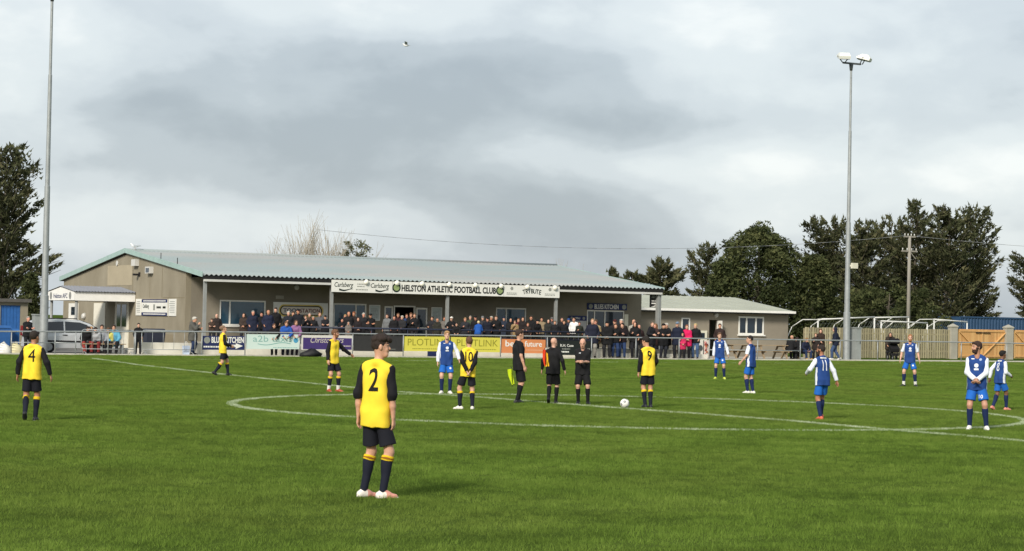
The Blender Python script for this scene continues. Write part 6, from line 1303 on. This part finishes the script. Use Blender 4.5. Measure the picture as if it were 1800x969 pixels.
S = [  # label, column, row Y, head row, facing (180 = camera), pose, top, coat colour, trousers, hat or hair
 ('person in brown cap and brown jacket behind the left navy board', 371.5, T1, 560, 172, 'crossed', 'jacket', '#41332b', '#26262a', ('cap', '#4a3b30')),
 ('bald person in dark brown coat right of the brown capped person', 380, T2, 552, 185, 'pocket', 'coat', '#2c2523', '#26262a', None),
 ('person in dark brown hooded coat at the right edge of the first window', 428, T2, 551, 190, 'front', 'coat', '#3a302b', '#2a2a2e', ('hood', '#3a302b')),
 ('grey haired person in navy coat in front of the first window', 443.5, T1, 546, 165, 'pocket', 'coat', '#1f2436', '#24262e', GH),
 ('person in black jacket between two navy coated people by the first window', 459, T3, 549, 175, 'hang', 'jacket', '#18181b', '#1f2026', DH),
 ('bald person in navy coat left of the tall young person', 470.5, T1, 545, 170, 'pocket', 'coat', '#20253a', '#22242c', None),
 ('tall young person in black jacket with dark hair left of the oval sign', 483.5, T2, 540.5, 182, 'pocket', 'jacket', '#161618', '#22242c', ('quiff', '#2a201a')),
 ('grey haired person with dark coat below the left end of the oval sign', 506, T1, 547, 178, 'cup', 'coat', '#22242c', '#2a2a2e', WH),
 ('person in dark cap under the middle of the oval sign', 523, T3, 543.5, 188, 'look', 'coat', '#1d1e24', '#26262a', ('cap', '#17171a')),
 ('person in black coat holding a phone right of the purple jacket child', 536, T1, 554, 168, 'phone', 'coat', '#1a1a1c', '#26262a', MH),
 ('person in black coat holding a cup near the first canopy post', 550, T1, 556, 186, 'cup', 'coat', '#1b1b1e', '#26262a', GH),
 ('person in black cap and dark coat just left of the second canopy post', 571, T1, 554.5, 176, 'crossed', 'coat', '#1c1c20', '#26262a', ('cap', '#151517')),
 ('person in black jacket just right of the second canopy post', 600.5, T1, 560, 170, 'cup', 'jacket', '#1a1a1d', '#26262a', DH),
 ('balding person in dark coat in front of the second window', 612, T2, 548, 172, 'pocket', 'coat', '#201f21', '#26262a', None),
 ('ginger haired person behind the group at the second window', 621.5, T3, 548, 186, 'hang', 'jacket', '#2a2322', '#26262a', ('short', '#8a5232')),
 ('person in black coat with brown hair in the group at the second window', 629, T1, 558, 178, 'front', 'coat', '#211c1e', '#26262a', ('long', '#4a3124')),
 ('person with grey hair in dark coat right of the second window', 638, T2, 550, 168, 'pocket', 'coat', '#232326', '#26262a', WH),
 ('person in black cap beside the left notice', 650.5, T2, 551.5, 180, 'crossed', 'coat', '#151517', '#26262a', ('cap', '#101012')),
 ('short person in black coat in front of the left notice', 647, T1, 564, 188, 'cup', 'jacket', '#1d1d20', '#26262a', DH),
 ('child in grey fur hooded coat behind the charcoal board', 612, 50.62, 568, 180, 'front', 'coat', '#6b645e', '#3a3a40', ('hood', '#8a8178')),
 ('person in pale grey jacket left of the doorway', 680, T2, 552, 190, 'hang', 'jacket', '#6d6f70', '#33353b', ('short', '#3d3029')),
 ('person with dark hair in black coat at the left side of the doorway', 692, T1, 555, 176, 'pocket', 'coat', '#1a191b', '#26262a', DH),
 ('person in maroon jumper standing in the doorway', 699, T3, 550.5, 182, 'pocket', 'jacket', '#3a2226', '#26262a', MH),
 ('grey haired person with pale scarf right of the maroon jumper', 706.5, T2, 555, 196, 'front', 'coat', '#2a2a2c', '#26262a', WH),
 ('person in black coat drinking at the right side of the doorway', 721, T2, 550, 166, 'phone', 'coat', '#161618', '#26262a', ('short', '#6d4a33')),
 ('person in black jacket holding a white cup right of the doorway', 728, T1, 551, 186, 'cup', 'jacket', '#19191c', '#26262a', MH),
 ('dark haired person with beige scarf below the right notice', 759, T2, 556.5, 176, 'talk', 'coat', '#26262a', '#26262a', DH),
 ('bald person in olive coat with his back to the camera', 768, T1, 560, 14, 'hang', 'coat', '#2c2b25', '#26262a', None),
 ('person in white cap and black coat right of the third canopy post', 793, T1, 557, 178, 'talk', 'coat', '#161618', '#26262a', ('cap', '#d6d2c8')),
 ('child in black jacket left of the blue jacket child', 802.5, 50.62, 567.5, 184, 'lean', 'jacket', '#1b1b1e', '#26262a', DH),
 ('person in charcoal coat with fair hair holding a cup above the yellow board', 817, T1, 558.5, 182, 'cup', 'coat', '#2a2b30', '#26262a', ('short', '#9a7a55')),
 ('person in black cap standing behind the blue jacket child', 835, T2, 555.5, 180, 'pocket', 'coat', '#1a1a1d', '#26262a', ('cap', '#121214')),
 ('fair haired child in bright blue jacket seen from behind', 839.5, 50.62, 564, 8, 'lean', 'jacket', '#1f4f9a', '#26262a', ('short', '#d2bf92')),
 ('person in navy coat and dark cap left of the third window', 856, T1, 558, 172, 'pocket', 'coat', '#191c28', '#26262a', ('cap', '#16171c')),
 ('tall person in black coat at the left edge of the third window', 871.5, T1, 555.5, 188, 'cup', 'coat', '#141416', '#26262a', MH),
 ('person in black hood in front of the third window', 897, T2, 559.5, 174, 'front', 'coat', '#1b1b1d', '#26262a', ('hood', '#1b1b1d')),
 ('person in tan coat raising a hand in front of the third window', 904.5, T1, 563, 182, 'phone', 'coat', '#8a7450', '#2a2a2e', MH),
 ('person with long brown hair at the right edge of the third window', 918.5, T2, 557.5, 180, 'front', 'coat', '#251f1f', '#26262a', ('long', '#3c281e')),
 ('tall person in black jacket right of the third window', 933, T3, 555.5, 184, 'pocket', 'jacket', '#1a1a1c', '#26262a', ('crop', '#30251e')),
 ('short person with fair hair holding a white cup right of the third window', 927.5, T1, 568, 186, 'cup', 'jacket', '#2d2522', '#26262a', ('short', '#8a6844')),
 ('large person in black padded coat leaning to the right above the orange board', 941, T1, 562, 160, 'lean', 'coat', '#171618', '#26262a', ('beanie', '#161618')),
 ('person in dark green hood right of the padded coat person', 963.5, T2, 561.5, 178, 'front', 'coat', '#2a2b28', '#26262a', ('hood', '#33342f')),
 ('young person in black coat with white badge above the black board', 975, T1, 564, 184, 'pocket', 'jacket', '#1b1b1e', '#26262a', MH),
 ('person behind two black coats beside the fourth canopy post', 987, T3, 558.5, 176, 'pocket', 'coat', '#201f21', '#26262a', ('crop', '#564238')),
 ('dark haired person in black padded jacket left of the white top', 991, T1, 563.5, 180, 'pocket', 'jacket', '#15161a', '#26262a', DH),
 ('person in white top in front of the menu board', 1008.5, T2, 558, 186, 'hang', 'jumper', '#e2e1de', '#26262a', DH),
 ('person in dark green coat holding a white cup below the menu board', 1018, T1, 566, 182, 'cup', 'coat', '#23271f', '#26262a', DH)]
BY_ = 53.6
S += [('back row person in dark jacket under the left half of the oval sign', 514.5, BY_, 548, 184, 'pocket', 'jacket', '#2b2b30', '#26262a', MH),
 ('back row person in brown jacket under the right end of the oval sign', 543, BY_, 550, 170, 'crossed', 'jacket', '#4a3c33', '#26262a', GH),
 ('back row person in grey jacket near the right edge of the oval sign', 561, BY_, 549, 190, 'look', 'jacket', '#57585c', '#26262a', ('crop', '#6d5846')),
 ('back row person with fair long hair left of the balding person at the second window', 606, BY_, 553, 182, 'front', 'jacket', '#5a2f35', '#26262a', ('long', '#a5875a')),
 ('back row person in blue jacket in the middle of the doorway', 714, BY_, 552, 176, 'pocket', 'jacket', '#26406b', '#26262a', MH),
 ('person in red scarf and grey coat left of the third canopy post', 781, BY_, 557, 190, 'front', 'coat', '#6f6a64', '#2a2a2e', ('long', '#4f3828')),
 ('back row person in green jacket left of the black capped person', 826, BY_, 555, 184, 'crossed', 'jacket', '#3f4a3a', '#26262a', GH),
 ('back row person in grey woolly hat right of the blue jacket child', 847.5, BY_, 556, 172, 'pocket', 'coat', '#34353a', '#26262a', ('beanie', '#77787a')),
 ('back row person with white hair left of the tall black coated person', 863.5, BY_, 556, 186, 'hang', 'jacket', '#4b4238', '#26262a', WH),
 ('back row person in navy woolly hat in front of the third window glass', 885, BY_, 557, 178, 'cup', 'coat', '#2a3140', '#26262a', ('beanie', '#20283c')),
 ('back row person in maroon coat behind the tan coat', 911, BY_, 560, 186, 'front', 'coat', '#5b2730', '#26262a', ('long', '#6b4a30')),
 ('back row person in beige jacket behind the padded coat person', 951.5, BY_, 558, 182, 'pocket', 'jacket', '#8b7c62', '#3a3a3c', DH),
 ('back row person in grey cap left of the fourth canopy post', 969.5, BY_, 558, 176, 'pocket', 'jacket', '#45464a', '#26262a', ('cap', '#6b6b6b')),
 ('back row person in blue woolly hat left of the white top', 999, BY_, 560, 190, 'crossed', 'jacket', '#2f3542', '#26262a', ('beanie', '#2f4f86'))]
for lb, px, Y, hd, rel, ps, tp, ct, lg, ht in S:
    spectator(lb, px, Y, TZ, hd, rel, ps, tp, ct, lg, ht, skin=random.choice(('#c6957b', '#cda089', '#b98468', '#c98f78')))
G = 50.1
S2 = [
 ('balding person in navy coat and pale trousers below the kitchen hatch', 1041, G, 559, 176, 'pocket', 'coat', '#1e2130', '#8a8780', ('crop', '#8f7355')),
 ('person in tan coat standing close behind the balding navy coated person', 1047, 51.0, 562, 200, 'hang', 'coat', '#9a8560', '#3a3a3c', MH),
 ('person in black coat with hands together left of the black coated pair', 1067, G, 565, 184, 'front', 'coat', '#171719', '#26262a', ('beanie', '#121214')),
 ('person in dark red cap behind the black coated pair', 1080, 51.4, 562, 176, 'pocket', 'jacket', '#231c1d', '#26262a', ('cap', '#4a1f1f')),
 ('person in black jacket and jeans holding a white cup, left of the pair', 1081.5, G, 569, 172, 'cup', 'jacket', '#151517', '#28395c', ('short', '#4a3527')),
 ('grey haired person behind the pair drinking at the kitchen hatch', 1092, 51.3, 561, 190, 'pocket', 'jacket', '#26221f', '#26262a', WH),
 ('person in black jacket and jeans raising a white cup, right of the pair', 1094, G, 568, 186, 'talk', 'jacket', '#1a1216', '#2a3c60', DH),
 ('bald person in pale grey jacket behind the black coated pair by the wall end', 1113.5, 51.4, 561.5, 182, 'hang', 'jacket', '#9a968c', '#3a3a3c', None),
 ('person in black hooded jacket with white stripes on the trousers', 1116, G, 566, 188, 'cup', 'jacket', '#18181a', '#1e1f24', ('hood', '#18181a')),
 ('bald person in dark jacket with red neck holding a cup above yellow number 9', 1123, G, 571, 178, 'cup', 'jacket', '#2a1a1a', '#26262a', None),
 ('person in black coat left of the canopy corner post turned to the right', 1145, G, 565.5, 120, 'talk', 'coat', '#1a1a1f', '#26262a', ('crop', '#5b4d40')),
 ('person with fair hair half hidden by the canopy corner post', 1152, 51.2, 569, 200, 'front', 'coat', '#3a2a28', '#26262a', ('long', '#7d5b3b')),
 ('person in black coat and dark hat right of the canopy corner post', 1165.5, G, 569, 150, 'crossed', 'coat', '#151518', '#24262e', ('beanie', '#1a1614')),
 ('white haired person in black coat facing left beside the corner post', 1172, 50.9, 568, 230, 'pocket', 'coat', '#19191c', '#26262a', WH),
 ('person in blue cap and navy coat left of the pink coats', 1190.5, G, 566, 196, 'pocket', 'coat', '#1b2133', '#1e2026', ('cap', '#6f7f92')),
 ('small child in pink coat held close to the person in bright pink', 1199.5, 49.9, 586, 170, 'front', 'coat', '#c2315c', '#26262a', ('short', '#b08a5a')),
 ('person in bright pink coat and black leggings', 1207, G, 571, 172, 'front', 'coat', '#d0215a', '#1c1c20', ('short', '#8a5a44')),
 ('fair haired person in black jacket and jeans right of the pink coats', 1222.5, G, 569, 196, 'pocket', 'jacket', '#17171a', '#43597c', ('short', '#c2aa78')),
 ('person in maroon scarf and dark jacket by the changing room door', 1265, 52.0, 569, 182, 'pocket', 'jacket', '#332624', '#26262a', ('short', '#3a2c24')),
 ('person with long brown hair in brown coat by the timber fence', 1442.5, 51.6, 578.5, 176, 'front', 'coat', '#33271f', '#26242a', ('long', '#5a3b26')),
 ('short person in dark coat left of the person with long brown hair', 1434, 51.5, 586, 190, 'cup', 'coat', '#2a2320', '#26262a', ('short', '#7a5a3a')),
 ('person in navy hooded jacket and jeans walking left by the right mast', 1468.5, 50.4, 575.5, 268, 'walk', 'jacket', '#1a2030', '#3b4c6c', ('hood', '#1a2030')),
 ('person in dark coat bending over the push chair', 1564, 51.8, 585, 176, 'stoop', 'coat', '#3a332d', '#26262a', ('hood', '#4a4038')),
 ('grey coated person with white hair at the left end of the white wall', 339, 50.0, 557, 110, 'phone', 'coat', '#55544f', '#2c3a58', WH),
 ('person in black jacket with white hair at the far left of the barrier', 48, 50.0, 556, 150, 'crossed', 'jacket', '#1a1a1c', '#1f2024', GH),
 ('child in black jacket standing alone at the barrier below the gable', 243, 49.9, 568, 178, 'pocket', 'jacket', '#161719', '#1d1e22', DH)]
for lb, px, Y, hd, rel, ps, tp, ct, lg, ht in S2:
    spectator(lb, px, Y, gp(px, Y), hd, rel, ps, tp, ct, lg, ht, skin=random.choice(('#c6957b', '#cda089', '#c98f78')), shoes='#d8d5ce' if 'jeans' in lb and 'hooded' in lb else '#26231f')
for lb, px, Y, hd, rel, ct, lg, ht in (('child in black jacket leaning on the barrier left of the blue jacket', 482, 49.5, 569, 182, '#17171a', '#1d1e22', ('short', '#5a3d2a')), ('child in blue jacket leaning on the barrier above the taxi board', 502, 49.5, 565, 176, '#2a56a8', '#1d2230', ('short', '#6a4a30')), ('child in purple jacket leaning on the barrier above the taxi board', 518.5, 49.5, 563, 172, '#8f6690', '#2a2630', ('long', '#5a3f30'))):
    spectator(lb, px, Y, gp(px, Y), hd, rel, 'lean', 'jacket', ct, lg, ht)
# substitutes on the bench, people at the picnic table
for lb, px, Y, rel, ps, ct, lg, ht, h in (('dark haired substitute in black at the left end of the bench', 152.5, 50.42, 170, 'sitb', '#1b1b1e', '#8a3a34', DH, 1.72), ('fair haired substitute in the second seat of the bench', 160, 50.5, 176, 'sit', '#56575a', '#2a2a2e', LH, 1.66), ('substitute in grey top with red shorts on the bench', 167.5, 50.4, 186, 'sitb', '#a9abae', '#7a2f2f', DH, 1.68), ('substitute in grey hooded top in the middle of the bench', 178.5, 50.42, 180, 'sit', '#8c9097', '#1f2024', DH, 1.78), ('substitute in pale yellow top bending forward on the bench', 191, 50.45, 196, 'sitb', '#c9c36a', '#26262a', MH, 1.66), ('dark haired substitute in light blue bib at the right end of the bench', 200, 50.38, 188, 'sit', '#5fa3c0', '#1b1b1e', DH, 1.78)):
    spectator(lb, px, Y, gp(px, Y), 0, rel, ps, 'jacket', ct, lg, ht, h=h, group='substitutes on the bench')
for lb, px, Y, rel, ps, ct, lg, ht, h in (('bald person in black sitting at the picnic table with back to the pitch', 1391, 51.95, 30, 'sit', '#19191b', '#1f1f23', None, 1.78), ('person in black leaning over the picnic table beside the bald person', 1403, 51.9, -20, 'sitb', '#161618', '#26262a', DH, 1.7), ('person in navy with tan boots sitting sideways by the picnic table', 1417, 51.6, 140, 'sit', '#1c2236', '#22304e', ('short', '#8a6a44'), 1.6)):
    spectator(lb, px, Y, gz(Xat(px, Y), Y)+.014, 0, rel, ps, 'jacket', ct, lg, ht, h=h, group='people at the picnic table', shoes='#b08a4e' if 'tan' in lb else '#26231f')
# push chair
Y = 51.2; x = Xat(1573, Y); t = thing('push_chair', 'black push chair with grey wheels in front of the timber fence', 'push chair', (x, Y, gz(x, Y)+.05), R(-20)); PB = cloth('#1a1a1c')
MB().hexa([(-.24, -.1, .42), (.24, -.1, .42), (.24, .32, .38), (-.24, .32, .38)], [(-.25, -.16, .6), (.25, -.16, .6), (.25, .42, .92), (-.25, .42, .92)]).build('seat', PB, t)
b = MB(); pr_ = [(.45, .95), (.35, 1.12), (.15, 1.18), (-.05, 1.08), (-.12, .92), (.1, .86)]; b.prism(pr_, 'x', -.26, .26); b.build('hood', PB, t)
for s_ in (-.24, .24):
    MB().path([(s_, .62, 1.02), (s_, .3, .62), (s_, -.42, .14)], .016, 6).build('frame_tube', DARK, t); MB().path([(s_, .02, .5), (s_, .42, .12)], .016, 6).build('frame_tube', DARK, t)
    for y_, r_ in ((-.42, .11), (.42, .13)):
        w_ = MB().tube((s_-.03, y_, r_), (s_+.03, y_, r_), r_, r_, 14).build('wheel', mat('tyre', '#1c1c1c'), t); MB().tube((s_-.034, y_, r_), (s_+.034, y_, r_), r_*.6, r_*.6, 10).build('rim', GALV, w_)
MB().tube((-.24, .62, 1.02), (.24, .62, 1.02), .018, .018, 8).build('handle', DARK, t); MB().hexa([(-.2, -.1, .2), (.2, -.1, .2), (.2, .3, .2), (-.2, .3, .2)], [(-.22, -.12, .36), (.22, -.12, .36), (.22, .34, .36), (-.22, .34, .36)]).build('basket', PB, t)
# carrier bag, gulls
x = Xat(326, 50.0); t = thing('carrier_bag', 'white and blue carrier bag beside the grey coated person', 'bag', (x, 49.9, gz(x, 50)+PZ)); MB().hexa([(-.14, -.08, 0), (.14, -.08, 0), (.14, .08, 0), (-.14, .08, 0)], [(-.17, -.05, .40), (.17, -.05, .40), (.17, .05, .40), (-.17, .05, .40)]).build('sack', mat('bag_blue', '#b9c6da', .5, .2, 6), t)
MB().path([(-.08, 0, .4), (-.03, 0, .58), (.03, 0, .58), (.08, 0, .4)], .01, 6).build('handle', WHITE, t)
def gull(label, P, rz, fly):
    F = Field((-.35, -.35, -.3), (.35, .35, .3), .02); F.ell((0, 0, 0), (.075, .19, .08), None, .02); F.cone((0, .14, .05), (0, .2, .1), .045, .045, .03); F.cone((0, .235, .1), (0, .29, .09), .016, .008, .01); F.cone((0, -.15, .0), (0, -.3, .0), .05, .03, .03, flat=((0, 0, 1), .35))
    o = link('gull', F.mesh('gull'), mat('gull_white', '#e6e7e6', .7, .05)); o.location = P; o.rotation_euler = (0, 0, rz); tag(o, label, 'bird')
    for s_ in (-1, 1):
        if fly: pr = [(s_*.05, .1, .04), (s_*.05, -.1, .04), (s_*.32, -.05, .22), (s_*.32, .12, .24), (s_*.68, -.12, .12), (s_*.66, -.02, .13)]; fs = [(0, 1, 2, 3), (3, 2, 4, 5)]
        else: pr = [(s_*.07, .1, .05), (s_*.085, .08, -.02), (s_*.075, -.28, .0), (s_*.05, -.3, .04)]; fs = [(0, 1, 2, 3)]
        k = len(pr); MB().add(pr+[(a, b_, c+.02) for a, b_, c in pr], fs+[tuple(k+i for i in reversed(f)) for f in fs]).build('wing', mat('gull_grey', '#a9b0b5', .7, .1), o)
        if not fly: MB().tube((s_*.03, 0, -.07), (s_*.03, 0, -.16), .008, .008, 5).build('leg', mat('gull_leg', '#c9a083', .7, .1), o)
p = onX(218, 434, RX0+.35); gull('grey and white gull perched on the clubhouse roof ridge', (RX0+.5, RY-.1, RZ+.24), R(75), False)
d = ray(714, 80); gull('grey and white gull flying high against the clouds', CAMP+d*150, R(65), True)
